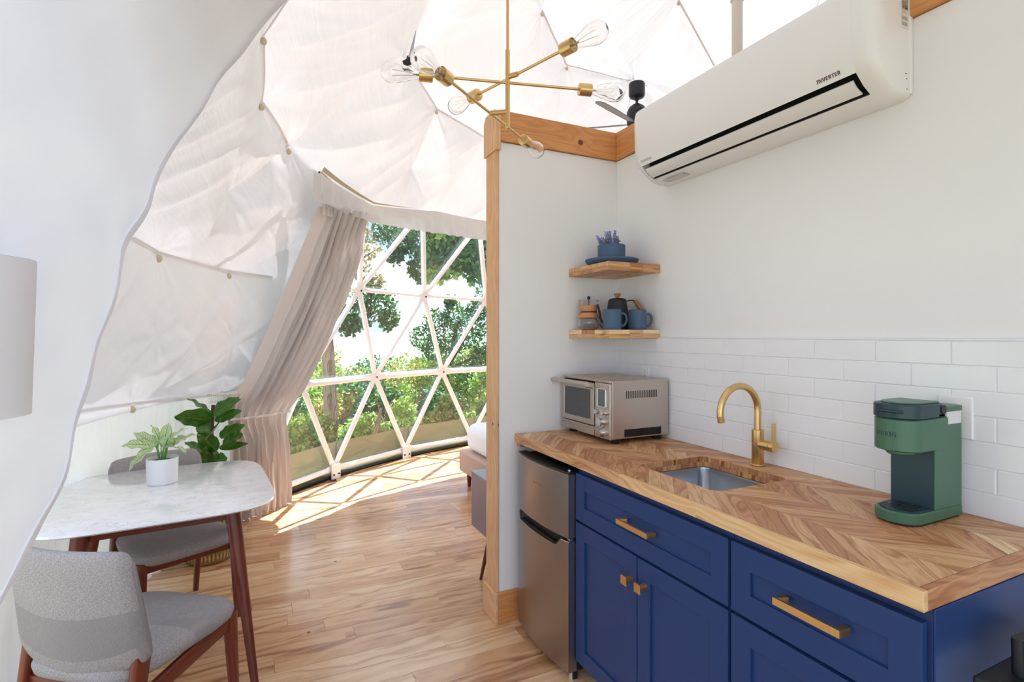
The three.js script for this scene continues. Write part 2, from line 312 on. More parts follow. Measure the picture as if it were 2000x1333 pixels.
{ // added unseen bay behind the camera for fill light: clear panes, tube frame
  const win = struct('added_window_2'), ys = [0.1, 0.8, 1.5, 2.2];
  for (let k = 0; k < 6; k++) for (let j = 0; j < 3; j++) {
    const a = 204 + k * 12, q = [onDome(a, ys[j]), onDome(a + 12, ys[j]), onDome(a + 12, ys[j + 1]), onDome(a, ys[j + 1])], tri = k % 2 ? [[0, 1, 2], [0, 2, 3]] : [[0, 1, 3], [1, 2, 3]];
    for (const [i, m, n] of tri) { const g = new THREE.BufferGeometry(); g.setAttribute('position', new THREE.Float32BufferAttribute([q[i], q[m], q[n]].flatMap((p) => [p.x, p.y, p.z]), 3)); g.setAttribute('uv', new THREE.Float32BufferAttribute([0, 0, 1, 0, 0, 1], 2)); g.computeVertexNormals(); obj('pane', g, M.pane, win); }
    for (const [i, m] of [[0, 1], [0, 3], tri[0].includes(2) ? [0, 2] : [1, 3]]) obj('strut', cyl(q[i].toArray(), q[m].toArray(), 0.024, 0.024, 10), M.whiteMetal, win);
  }
}

// ------------------------------------------------------------------ the canvas liner, pinned to the frame
const RL = 4.74;
const P = {                                                          // where buttons hold the liner, as places on the dome
  a: [-0.456, 1.884, -3.32], b: [-0.164, 1.875, -4.009], b2: [0.087, 1.898, -4.407], c: [0.035, 2.95, -2.925], d: [0.031, 2.771, -3.319], e: [0.2, 2.695, -3.809], f: [2.146, 4.168, -3.891],
  g: [2.69, 4.066, -4.397], h: [3.476, 4.533, -3.729], h2: [4.346, 4.307, -4.132], i: [1.413, 3.425, -4.458], fan: [3.61, 4.139, -4.495], fr: [4.136, 4.227, -4.321], j: [-0.626, 1.075, -3.549],
  k: [-0.772, 1.106, -3.058], l: [-0.188, 1.02, -4.447], m: [-0.152, 2.301, -3.594], m2: [0.09, 2.564, -3.772], n: [-0.015, 2.245, -3.942], o: [-0.562, 1.471, -3.444], p: [-0.423, 1.466, -3.793],
  q: [-0.211, 1.438, -4.224], r: [2.066, 3.436, -4.916], s: [-0.535, 1.914, -3.01], c0: [0.124, 3.1, -2.817], hk: [1.007, 3.493, -3.903], val0: [0.396, 2.651, -4.189], i2: [1.283, 2.996, -4.826],
  valm: [1.659, 2.734, -5.322], pipe: [4.115, 4.575, -3.599], c1: [0.2, 3.4, -2.35], f0: [2.0, 4.35, -3.2], j0: [-0.86, 1.13, -2.6], s0: [-0.66, 1.95, -2.4], r2: [3.0, 3.4, -5.4], x1: [1.1, 4.0, -2.9],
};
const dirOf = (p) => V(...p).sub(C0).normalize();
const U = Object.fromEntries(Object.entries(P).map(([k, v]) => [k, dirOf(v)]));
const seams = [['s0', 's'], ['s', 'a'], ['a', 'b'], ['b', 'b2'], ['j0', 'k'], ['k', 'j'], ['j', 'l'], ['c1', 'c0'], ['c0', 'c'], ['c', 'd'], ['d', 'e'], ['e', 'val0'], ['e', 'hk'], ['hk', 'f'], ['f', 'f0'], ['f', 'g'], ['g', 'fan'], ['fan', 'fr'], ['h', 'h2'], ['fan', 'h'], ['hk', 'i'], ['i', 'r'], ['i', 'i2'], ['r', 'valm'], ['r', 'r2'], ['m', 'm2'], ['fr', 'h2'], ['hk', 'x1'], ['x1', 'f0'], ['x1', 'c1']]
  .map(([a, b]) => ({ a: U[a], b: U[b], ab: U[b].clone().sub(U[a]), L2: U[b].distanceToSquared(U[a]) }));
const creased = { m: 1, m2: 0.6, a: 1, b: 1, d: 1, e: 1, c: 0.8, o: 0.8, p: 0.7, q: 1, fan: 2.2, g: 0.7, f: 0.8, h: 0.7, i: 0.9, hk: 1.1, l: 0.5, j: 0.6, n: 0.7, i2: 0.5 };
const pins = Object.entries(creased).map(([k, w]) => ({ u: U[k], w, t1: U[k].clone().cross(V(0, 1, 0)).normalize(), t2: null })).map((p) => ({ ...p, t2: p.u.clone().cross(p.t1) }));
const tmp = V(0, 0, 0);
function sag(u) {                                                    // metres the cloth hangs inside the dome at direction u
  let d = 9;
  for (const s of seams) { tmp.copy(u).sub(s.a); const t = clamp(tmp.dot(s.ab) / s.L2, 0, 1); tmp.addScaledVector(s.ab, -t); d = Math.min(d, tmp.lengthSq()); }
  d = Math.sqrt(d) * RL;
  let o = 0.105 * (1 - Math.exp(-d / 0.24));
  for (const p of pins) {
    tmp.copy(u).sub(p.u); const x = tmp.dot(p.t1) * RL, y = tmp.dot(p.t2) * RL, r2 = x * x + y * y; if (r2 > 0.9) continue;
    const r = Math.sqrt(r2), an = Math.atan2(y, x);
    o -= 0.03 * p.w * Math.exp(-r / 0.13);
    o += (p.w > 2 ? 0.05 : 0.009 * p.w) * Math.exp(-r / (p.w > 2 ? 0.42 : 0.26)) * smooth(r, 0.01, 0.12) * Math.cos(an * (p.w > 2 ? 9 : 6) + 3 * N2(an * 0.8, p.u.x * 9) + p.u.y * 20);
  }
  // slack folds that fall away to the lower left
  const X = u.x * RL, Y = u.y * RL, Z = u.z * RL, S1 = Math.atan2(X, -Z) * 3.6, q = S1 * 0.75 + Y * 0.66, w = S1 * 0.66 - Y * 0.75;
  const n = 1 - Math.abs(N2(q * 0.45 + 2, w * 2.6)), m = 1 - Math.abs(N2(q * 0.9 - 7, w * 6.5));
  o += (0.026 * n * n + 0.007 * m * m) * smooth(d, 0.0, 0.25) + 0.006 * N2(q * 2, w * 2);
  return o;
}
const liner = (az, el, extra = 0) => { const u = V(Math.sin(az * D2R) * Math.cos(el * D2R), Math.sin(el * D2R), -Math.cos(az * D2R) * Math.cos(el * D2R)); return u.clone().multiplyScalar(RL - sag(u) - extra).add(C0); };
const elOf = (y) => Math.asin((y - C0.y) / RL) / D2R;
const valanceTop = (az) => { const k = [[-60, 2.60], [-46.7, 2.57], [-33.4, 2.70], [-21.6, 2.73], [10, 2.74], [40, 2.74]]; for (let i = 1; i < k.length; i++) if (az <= k[i][0]) return lerp(k[i - 1][1], k[i][1], clamp((az - k[i - 1][0]) / (k[i][0] - k[i - 1][0]), 0, 1)); return 2.74; };
{
  const ceil = struct('ceiling');
  const uvm = (u, v, p) => [p.x * 0.9 + p.z * 0.3, p.y * 0.9 - p.z * 0.4];
  const edge = (az) => az < -57.5 ? elOf(1.04) : az > 36 ? elOf(0.02) : elOf(valanceTop(az) - 0.02);
  obj('liner_cloth', grid(150, 230, (u, v) => { const az = lerp(-84, -57.5, u); return liner(az, lerp(elOf(1.04), 62, v)); }, uvm), M.canvas, ceil);
  obj('liner_cloth', grid(40, 110, (u, v) => { const az = lerp(-57.5, lerp(-51.5, -49, v), u); return liner(az, lerp(elOf(1.04), elOf(valanceTop(az) - 0.02), v)); }, uvm), M.canvas, ceil);
  obj('liner_cloth', grid(330, 190, (u, v) => { const az = lerp(-57.5, 36, u); return liner(az, lerp(elOf(valanceTop(az) - 0.02), 62, v)); }, uvm), M.canvas, ceil);
  for (const [n, a0, a1] of [[150, -84, -57.5], [330, -57.5, 36]]) obj('liner_cloth', grid(n, 50, (u, v) => liner(lerp(a0, a1, u), lerp(62, 90, v)), uvm), M.canvas, ceil);
  for (const [a0, a1, y0] of [[35.8, 204, 0], [203.8, 276.2, 2.19]]) obj('liner_cloth', grid(Math.ceil((a1 - a0) / 2), 60, (u, v) => { const az = lerp(a0, a1, u); return liner(az, lerp(elOf(y0), 90, v), -0.015); }, uvm), M.canvas, ceil);
  obj('light_gap_strip', grid(120, 4, (u, v) => { const az = lerp(-84, -50, u), a = liner(az, elOf(1.045)), b = onDome(az, 1.075, RL + 0.06); return a.lerp(b, v); }, uvm), M.canvas, ceil);  // added strip that blocks sky light leaking between liner and skirt
  // hems stitched over the seams
  const tape = (k1, k2, w = 0.018) => { const A = U[k1], B = U[k2]; return grid(24, 2, (u, v) => { const m = A.clone().lerp(B, u).normalize(), s = B.clone().sub(A).cross(m).normalize(); m.addScaledVector(s, (v - 0.5) * w / RL).normalize(); return m.clone().multiplyScalar(RL - sag(m) - 0.006).add(C0); }, uvm); };
  for (const [a, b] of [['s', 'a'], ['a', 'b'], ['b', 'b2'], ['f', 'g'], ['g', 'fan'], ['h', 'h2'], ['hk', 'i'], ['i', 'r'], ['c0', 'c'], ['c', 'd'], ['d', 'e'], ['k', 'j'], ['j', 'l']]) obj('seam_tape', tape(a, b), M.canvasPlain, ceil);
  for (const k of ['a', 'b', 'c', 'd', 'e', 'f', 'g', 'h', 'i', 'j', 'l']) {
    const u = U[k], c = u.clone().multiplyScalar(RL - sag(u) - 0.012).add(C0).add(V(0, -0.03, 0)), g = new THREE.SphereGeometry(0.016, 14, 10); g.scale(1, 1.25, 1); g.translate(c.x, c.y, c.z);
    const kn = obj('button', g, M.button, ceil); kn.userData.label = 'beige toggle button';
  }
}
{ // gathered skirt under the lowest seam, left of the window
  const g = grid(220, 24, (u, v) => { const az = lerp(-84, -51.5, u), top = onDome(az, 1.07, RL + 0.035), n = V(top.x - C0.x, 0, top.z - C0.z).normalize(); top.addScaledVector(n, 0.05 * (1 - v)); const f = az > -77 ? 1 : 0.25; return top.addScaledVector(n, -0.01 - f * 0.016 * (1 - Math.abs(Math.sin(u * 95 + 2 * N2(u * 14, v)))) * (1 - 0.6 * v) - f * 0.02 * N2(u * 30, v * 1.5)).setY(lerp(0.004, 1.07, v)); });
  tag(obj('skirt_curtain', g, M.skirt), 'white gathered cloth skirt hanging to the floor below the liner seam, behind the dining table', 'curtain');
}

// ------------------------------------------------------------------ entry canvas at the left of the camera
const E0 = [[-0.98, 0.0], [-0.85, 0.3], [-0.717, 0.555], [-0.62, 0.681], [-0.534, 0.844], [-0.48, 0.975], [-0.442, 1.065], [-0.404, 1.183], [-0.378, 1.304], [-0.352, 1.428], [-0.324, 1.541], [-0.299, 1.65], [-0.272, 1.735], [-0.239, 1.82], [-0.195, 1.925], [-0.144, 2.032], [-0.088, 2.144], [-0.019, 2.26], [0.071, 2.38], [0.179, 2.5], [0.355, 2.65], [0.584, 2.8]];
{
  const cv = new THREE.CatmullRomCurve3(E0.map(([x, y]) => V(x, y, -1.6)));
  const f = (u, v) => { const e = cv.getPoint(v); const b = 0.03 * Math.sin(u * 3.1) * (1 + 0.6 * N2(u * 2 + 3, v * 3)) + 0.012 * N2(u * 6, v * 9) + 0.007 * Math.exp(-(((v - 0.62 - 0.18 * u) / 0.03) ** 2)) * smooth(u, 0.02, 0.12); const w = u * 1.35; return V(e.x - 0.2 * w + b * 0.95, e.y + 0.02 * u, -1.6 + 0.98 * w + b * 0.2); };
  const wall = struct('wall_left');
  obj('canvas_sheet', grid(90, 120, f), M.entry, wall);
  obj('stitched_hem', grid(2, 120, (u, v) => { const p = f(0.004 + u * 0.016, v); return p.add(V(0.004, 0, 0.006)); }), M.entry, wall);
}

// ------------------------------------------------------------------ partition walls of the kitchen
{
  const stub = struct('wall_far');
  obj('drywall', [rb(1.101, 1.95, 0, 2.44, -2.585, -2.455, 0.002)], M.wallPaint, stub);
  const wr = struct('wall_right');
  obj('drywall', [rb(1.83, 1.95, 0, 2.44, -2.455, 2.0, 0.002)], M.wallPaint, wr);
  const t1 = struct('trim_1'); obj('end_board', metre(rb(1.086, 1.1005, 0.15, 2.40, -2.588, -2.452, 0.003), 'y'), M.pineLight, t1);
  const t2 = struct('trim_2');                                       // beams along the top of both walls
  obj('beam', metre(rb(1.104, 1.955, 2.442, 2.597, -2.60, -2.44, 0.004), 'x', 1, 1, [-0.62, -0.03]), M.pine, t2);
  obj('beam', metre(rb(1.815, 1.955, 2.442, 2.597, -2.438, 2.0, 0.004), 'z', 1, 1, [0.5, 0.13]), M.pine, t2);
  const cap = loft([1.079, 1.1035].map((x) => [[-2.603, 2.395], [-2.437, 2.395], [-2.437, 2.572], [-2.462, 2.603], [-2.578, 2.603], [-2.603, 2.572]].map(([z, y]) => V(x, y, z))), true, 0.3);
  obj('end_block', metre(cap, 'y', 1, 1, [0.3, 0.1]), M.pineLight, t2);
  const bb = struct('baseboard_far');
  obj('base_block', metre(rb(1.07, 1.086, 0, 0.155, -2.60, -2.43, 0.003), 'z'), M.pineLight, bb);
  obj('base_board', metre(rb(1.086, 1.5, 0, 0.155, -2.455, -2.432, 0.003), 'x', 1, 1, [0.2, 0]), M.pine, bb);
}
{ // wall tiles, running bond, each tile its own piece
  const back = struct('trim_3');
  obj('grout_bed', rb(1.8195, 1.83, 0.93, 1.443, -2.455, -0.2, 0.0005), M.grout, back);
  const g0 = (w) => { const g = prism([[-w / 2, -0.0338], [w / 2, -0.0338], [w / 2, 0.0338], [-w / 2, 0.0338]].reverse(), 0, 0.008, 0.003); g.rotateZ(Math.PI / 2); return g; };
  const full = new Map(), L = 0.21, r = rng(4);
  for (let row = 0; row < 7; row++) {
    const y = 1.4415 - 0.0703 * (row + 0.5);
    for (let k = -1; k < 12; k++) {
      let a = -0.735 + 0.42 + (row % 2 ? 0 : -0.105) - k * L, b = a - L; a = Math.min(a, -0.2); b = Math.max(b, -2.455); if (a - b < 0.02) continue;
      const w = Math.round((a - b - 0.0022) * 1e4) / 1e4; if (!full.has(w)) { const g = new RoundedBoxGeometry(0.011, 0.0682, w, 2, 0.0028); full.set(w, g); }
      const m = obj('tile', full.get(w), M.tile, back); m.position.set(1.8228 - r() * 0.0008, y, (a + b) / 2); m.rotation.set(0, (r() - 0.5) * 0.006, 0); m.rotation.z = (r() - 0.5) * 0.01;
    }
  }
  obj('top_bead', rb(1.816, 1.83, 1.4425, 1.4475, -2.455, -0.2, 0.002), M.tile, back);
}

// ------------------------------------------------------------------ kitchen run: cabinets, fridge, worktop, sink, tap
const XF = 1.205;                                                    // front of doors and drawers
function shaker(parent, name, z0, z1, y0, y1, rail) {                // framed front with a recessed panel
  const g = [rb(XF, XF + 0.019, y0, y1, z0, z0 + rail, 0.0015), rb(XF, XF + 0.019, y0, y1, z1 - rail, z1, 0.0015), rb(XF, XF + 0.019, y0, y0 + rail, z0 + rail - 0.001, z1 - rail + 0.001, 0.0015), rb(XF, XF + 0.019, y1 - rail, y1, z0 + rail - 0.001, z1 - rail + 0.001, 0.0015), rb(XF + 0.009, XF + 0.019, y0 + rail - 0.002, y1 - rail + 0.002, z0 + rail - 0.002, z1 - rail + 0.002, 0.0005)];
  return obj(name, g, M.blue, parent);
}
function pull(door, z0, z1, y) { obj('handle', [rb(1.166, 1.174, y - 0.009, y + 0.009, z0, z1, 0.0008), bar([1.17, y, z0 + 0.004], [1.2055, y, z0 + 0.009], 0.018, 0.008, 0.016, 0.018, V(0, 1, 0), 0.1), bar([1.17, y, z1 - 0.004], [1.2055, y, z1 - 0.009], 0.018, 0.008, 0.016, 0.018, V(0, 1, 0), 0.1)], M.brassPull, door); }
function knob(door, z, y) { obj('knob', [rb(1.168, 1.1735, y - 0.016, y + 0.016, z - 0.016, z + 0.016, 0.0008), bar([1.173, y, z], [1.2055, y, z], 0.014, 0.014, 0.018, 0.018, V(0, 1, 0), 0.1)], M.brassPull, door); }
{
  const cab = thing('sink_cabinet', 'wide navy blue sink cabinet with one drawer front above two doors, beside the fridge', 'cabinet', [0, 0, 0]);
  obj('carcass', [rb(1.235, 1.818, 0.092, 0.89, -1.904, -1.889, 0.001), rb(1.235, 1.818, 0.092, 0.89, -1.106, -1.093, 0.001), rb(1.236, 1.817, 0.093, 0.106, -1.9, -1.1, 0.001), rb(1.226, 1.244, 0.868, 0.905, -1.876, -1.119, 0.001), rb(1.226, 1.244, 0.66, 0.70, -1.876, -1.119, 0.001), rb(1.225, 1.243, 0.09, 0.906, -1.905, -1.875, 0.001), rb(1.225, 1.243, 0.09, 0.906, -1.12, -1.092, 0.001)], M.blueInner, cab);
  obj('toe_kick', rb(1.285, 1.30, 0.0, 0.092, -1.9, -1.1, 0.001), M.blueInner, cab);
  const d = shaker(cab, 'drawer', -1.898, -1.096, 0.683, 0.878, 0.063); pull(d, -1.569, -1.401, 0.785);
  const a = shaker(cab, 'door', -1.898, -1.5, 0.088, 0.673, 0.065), b = shaker(cab, 'door', -1.495, -1.096, 0.088, 0.673, 0.065);
  knob(a, -1.528, 0.586); knob(b, -1.453, 0.589);
  const c2 = thing('base_cabinet', 'narrow navy blue base cabinet, one drawer over one door, at the worktop end', 'cabinet');
  obj('carcass', [rb(1.235, 1.818, 0.092, 0.904, -0.611, -0.5965, 0.001), rb(1.235, 1.818, 0.092, 0.89, -1.089, -1.076, 0.001), rb(1.236, 1.817, 0.093, 0.106, -1.087, -0.612, 0.001), rb(1.226, 1.244, 0.868, 0.905, -1.061, -0.631, 0.001), rb(1.226, 1.244, 0.66, 0.70, -1.061, -0.631, 0.001), rb(1.225, 1.243, 0.09, 0.906, -1.09, -1.06, 0.001), rb(1.225, 1.243, 0.09, 0.906, -0.632, -0.5968, 0.001)], M.blueInner, c2);
  obj('end_panel', rb(1.2245, 1.818, 0.0, 0.907, -0.5962, -0.592, 0.001), M.blue, c2);
  obj('toe_kick', rb(1.285, 1.30, 0, 0.092, -1.088, -0.6, 0.001), M.blueInner, c2);
  const d2 = shaker(c2, 'drawer', -1.085, -0.606, 0.683, 0.878, 0.065); pull(d2, -0.921, -0.75, 0.79);
  shaker(c2, 'door', -1.085, -0.606, 0.088, 0.673, 0.065);
}
{ // fridge: two curved steel doors on a black body
  const f = thing('mini_fridge', 'two-door stainless steel mini fridge under the left end of the worktop', 'refrigerator');
  const curve = (z0, z1, bulge) => (u) => 1.168 - bulge * (1 - (2 * u - 1) ** 2);
  const door = (y0, y1, notch) => {
    const z0 = -2.375, z1 = -1.902, n = 24, ring = (y, i = 0) => { const o = []; for (let k = 0; k <= n; k++) { const u = k / n; o.push(V(1.172 - 0.024 * (1 - Math.pow(Math.abs(2 * u - 1), 2.2)) + i, y, lerp(z0 + i, z1 - i, u))); } o.push(V(1.213, y, z1 - i)); o.push(V(1.213, y, z0 + i)); return o; };
    return loft([ring(y0, 0.003), ring(y0 + 0.003), ring(y1 - 0.003), ring(y1, 0.003)].reverse(), true, 0.5);
  };
  obj('body', rb(1.222, 1.80, 0.03, 0.872, -2.37, -1.912, 0.004), M.blackPlastic, f);
  const up = obj('door', door(0.6, 0.872), M.fridgeSteel, f);
  obj('top_cap', metre(door(0.8715, 0.879)), M.blackPlastic, f);
  // grip recess: a slanted-end cut along the top of the lower door
  const cutg = loft([1.1, 1.192].map((x) => [[-2.362, 0.6], [-1.94, 0.6], [-1.985, 0.553], [-2.342, 0.553]].map(([z, y]) => V(x, y, z))));
  const lower = new Brush(door(0.035, 0.588)), cut = new Brush(cutg); lower.updateMatrixWorld(); cut.updateMatrixWorld(); const ev = new Evaluator(); ev.useGroups = false;
  const low = obj('door', ev.evaluate(lower, cut, SUBTRACTION).geometry, M.fridgeSteel, f);
  obj('grip', [rb(1.186, 1.213, 0.553, 0.599, -2.36, -1.93, 0.002), rb(1.166, 1.19, 0.551, 0.556, -2.34, -1.975, 0.001)], M.blackPlastic, f);
  obj('hinge', rb(1.18, 1.213, 0.589, 0.599, -1.925, -1.906, 0.001), M.chrome, f); obj('hinge', cyl([1.19, 0.874, -1.922], [1.19, 0.888, -1.922], 0.008), M.chrome, f);
  for (const z of [-2.34, -1.925]) obj('foot', cyl([1.2, 0, z], [1.2, 0.034, z], 0.013, 0.01), M.chrome, f);
  // small raised bronze badge on the upper door, too small to read
  const bd = []; for (let k = 0; k < 8; k++) bd.push(rb(1.1475, 1.149, 0.775, 0.775 + (k % 3 ? 0.008 : 0.011), -2.175 + k * 0.0105, -2.175 + k * 0.0105 + 0.006, 0.0003));
  obj('badge', bd, S({ color: hex('#b08a6a'), metalness: 1, roughness: 0.4 }), up);
  obj('floor_rail', rb(1.2, 1.222, 0.0, 0.05, -1.925, -1.908, 0.002), M.blackPlastic, f);
}
{ // herringbone worktop; the sink opening is cut through it
  const top = thing('worktop', 'acacia chevron-patterned wooden worktop with a mitred edge', 'countertop');
  const hole = roundRect(1.337, 1.692, -1.664, -1.262, 0.035);
  const sh = new THREE.Shape([[1.19, -0.597], [1.19, -2.452], [1.828, -2.452], [1.828, -0.597]].map(([x, z]) => new THREE.Vector2(x, -z)));
  sh.holes.push(new THREE.Path(hole.map(([x, z]) => new THREE.Vector2(x, -z))));
  const core = new THREE.ExtrudeGeometry(sh, { depth: 0.034, bevelEnabled: false, curveSegments: 6 }); core.rotateX(-Math.PI / 2); core.translate(0, 0.908, 0);
  obj('core', metre(core, 'z', 1, 1), acEnd, top);
  // end-grain blocks that line the opening
  const per = []; for (let i = 0; i < hole.length; i++) { const a = hole[i], b = hole[(i + 1) % hole.length], L = Math.hypot(b[0] - a[0], b[1] - a[1]), n = Math.max(1, Math.round(L / 0.05)); for (let k = 0; k < n; k++) per.push([lerp(a[0], b[0], k / n), lerp(a[1], b[1], k / n)]); }
  const rr = rng(8);
  for (let i = 0; i < per.length; i++) {
    const a = per[i], b = per[(i + 1) % per.length], mx = 1.5145, mz = -1.463, out = ([x, z], d) => { const k = 1 - d / 0.19; return [mx + (x - mx) * k, mz + (z - mz) * k]; };
    const q = [a, b, out(b, 0.002), out(a, 0.002)]; const area = q.reduce((s, p, j) => { const t = q[(j + 1) % 4]; return s + p[0] * t[1] - t[0] * p[1]; }, 0); if (area > 0) q.reverse();
    for (const [y0, y1] of [[0.9085, 0.9275], [0.9278, 0.9495]]) obj('end_grain_block', metre(prism(q, y0, y1), 'y', 1, 1, [rr() * 3, rr()]), [acEnd, acM[0], acM[1], acM[4], acM[2]][Math.floor(rr() * 5)], top);
  }
  // chevron strips: columns along the run, strips at 45 degrees, direction alternating
  const xs = [1.203, 1.355, 1.511, 1.667, 1.8275], pitch = 0.0635, ev = new Evaluator(); ev.useGroups = false;
  const hb = new Brush(prism(roundRect(1.337, 1.692, -1.664, -1.262, 0.035), 0.9, 1.0)); hb.updateMatrixWorld();
  const clipZ = (poly, lim, keepBelow) => { const o = []; for (let i = 0; i < poly.length; i++) { const a = poly[i], b = poly[(i + 1) % poly.length], ia = keepBelow ? a[1] <= lim : a[1] >= lim, ib = keepBelow ? b[1] <= lim : b[1] >= lim; if (ia) o.push(a); if (ia !== ib) { const t = (lim - a[1]) / (b[1] - a[1]); o.push([lerp(a[0], b[0], t), lim]); } } return o; };
  for (let c = 0; c < 4; c++) {
    const x0 = xs[c] + 0.0004, x1 = xs[c + 1] - 0.0004, slope = (c % 2 ? 1 : -1) * 1.18;
    for (let k = -6; k < 36; k++) {
      const za = -2.45 + k * pitch + (c % 2 ? -0.18 : 0.0), g = 0.0004;
      let poly = [[x0, za + g], [x1, za + g + slope * (x1 - x0)], [x1, za + pitch - g + slope * (x1 - x0)], [x0, za + pitch - g]];
      poly = clipZ(poly, -2.45, false); if (poly.length > 2) poly = clipZ(poly, -0.612, true); if (poly.length < 3) continue;
      let area = 0; poly.forEach((p, j) => { const q = poly[(j + 1) % poly.length]; area += p[0] * q[1] - q[0] * p[1]; }); if (Math.abs(area) < 4e-5) continue; if (area > 0) poly.reverse();
      const cz = poly.reduce((s, p) => s + p[1], 0) / poly.length;
      let gm = prism(poly, 0.9424, 0.95 - rr() * 0.0003);
      if (x1 > 1.335 && x0 < 1.694 && Math.min(...poly.map((p) => p[1])) < -1.26 && Math.max(...poly.map((p) => p[1])) > -1.666) {
        const br = new Brush(gm); br.updateMatrixWorld(); gm = ev.evaluate(br, hb, SUBTRACTION).geometry; if (!gm.attributes.position.count) continue; gm = gm.index ? gm.toNonIndexed() : gm;
      }
      const th = Math.atan2(slope, 1), p = gm.attributes.position, n = gm.attributes.normal, uv = new Float32Array(p.count * 2), o1 = rr() * 5, o2 = rr() * 3;
      for (let i = 0; i < p.count; i++) { const X = p.getX(i), Z = p.getZ(i); uv[2 * i] = X * Math.cos(th) + Z * Math.sin(th) + o1; uv[2 * i + 1] = -X * Math.sin(th) + Z * Math.cos(th) + (Math.abs(n.getY(i)) < 0.5 ? p.getY(i) : 0) + o2; }
      gm.setAttribute('uv', new THREE.BufferAttribute(uv, 2));
      const pick = rr(); obj('wood_strip', gm, acM[pick < 0.28 ? 0 : pick < 0.5 ? 1 : pick < 0.75 ? 2 : pick < 0.84 ? 3 : 4], top);
    }
  }
  obj('front_edge', metre(rb(1.187, 1.2025, 0.908, 0.9503, -1.58, -0.594, 0.002), 'z'), front, top);
  obj('front_edge', metre(rb(1.187, 1.2025, 0.908, 0.9503, -2.453, -1.5805, 0.002), 'z', 1, 1, [0.4, 0.04]), acM[2], top);
  obj('end_edge', metre(rb(1.2025, 1.828, 0.908, 0.9503, -0.6115, -0.594, 0.002), 'x', 1, 1, [0.1, 0.03]), acM[1], top);
  obj('wall_cleat', metre(rb(1.2, 1.5, 0.885, 0.908, -2.452, -2.42, 0.002), 'x'), acM[4], top);
  // sink
  const sk = thing('sink', 'small stainless steel undermount sink set in the worktop below the brass tap', 'sink', [0, 0, 0]);
  const ring = (i, y, r) => roundRect(1.345 + i, 1.684 - i, -1.656 + i, -1.270 - i, r, 5).map(([x, z]) => V(x, y, z));
  obj('basin', loft([ring(-0.02, 0.9075, 0.05), ring(0, 0.9075, 0.04), ring(0.002, 0.9, 0.04), ring(0.006, 0.77, 0.04), ring(0.03, 0.745, 0.04), ring(0.14, 0.742, 0.02)].reverse(), false, 0.9), S({ color: hex('#a9adb3'), metalness: 1, roughness: 0.3, side: THREE.DoubleSide, bumpMap: brushBump, bumpScale: 0.0002 }), sk);
  obj('basin_floor', rb(1.40, 1.63, 0.738, 0.743, -1.60, -1.33, 0.001), M.steel, sk);
  obj('drain', lathe([[0.001, 0.746], [0.03, 0.746], [0.04, 0.744], [0.042, 0.741]]).translate(1.515, 0, -1.463), M.chrome, sk);
}
{ // tap
  const t = thing('kitchen_tap', 'brushed brass gooseneck kitchen tap with a side lever, behind the sink', 'faucet', [1.759, 0.95, -1.453]);
  obj('base_ring', lathe([[0.0, 0], [0.0275, 0], [0.0275, 0.004], [0.025, 0.006], [0, 0.006]]), M.brass, t);
  obj('body', lathe([[0, 0.005], [0.0225, 0.005], [0.0225, 0.137], [0.021, 0.14], [0.0, 0.14]]), M.brass, t);
  const pts = [[0, 0.138, 0], [0, 0.17, 0], [0, 0.2, 0]]; for (let k = 0; k <= 14; k++) { const a = k / 14 * (Math.PI + 0.12); pts.push([-0.1 + 0.1 * Math.cos(a), 0.213 + 0.1 * Math.sin(a), 0]); } pts.push([-0.2, 0.2, 0].map((v, i) => i ? v - 0.0 : -0.197));
  obj('spout', tube(pts.slice(0, -1), 0.0128, 60, 16), M.brass, t);
  obj('nozzle', cyl([-0.1995, 0.206, 0], [-0.194, 0.181, 0], 0.0133, 0.0133, 20), M.brass, t);
  obj('lever_hub', [cyl([0, 0.083, 0], [0, 0.083, 0.058], 0.019), cyl([0, 0.083, 0.0595], [0, 0.083, 0.078], 0.0195)], M.brass, t);
  obj('lever', rb(-0.0085, 0.0085, 0.083, 0.172, 0.068, 0.075, 0.001), M.brass, t);
}

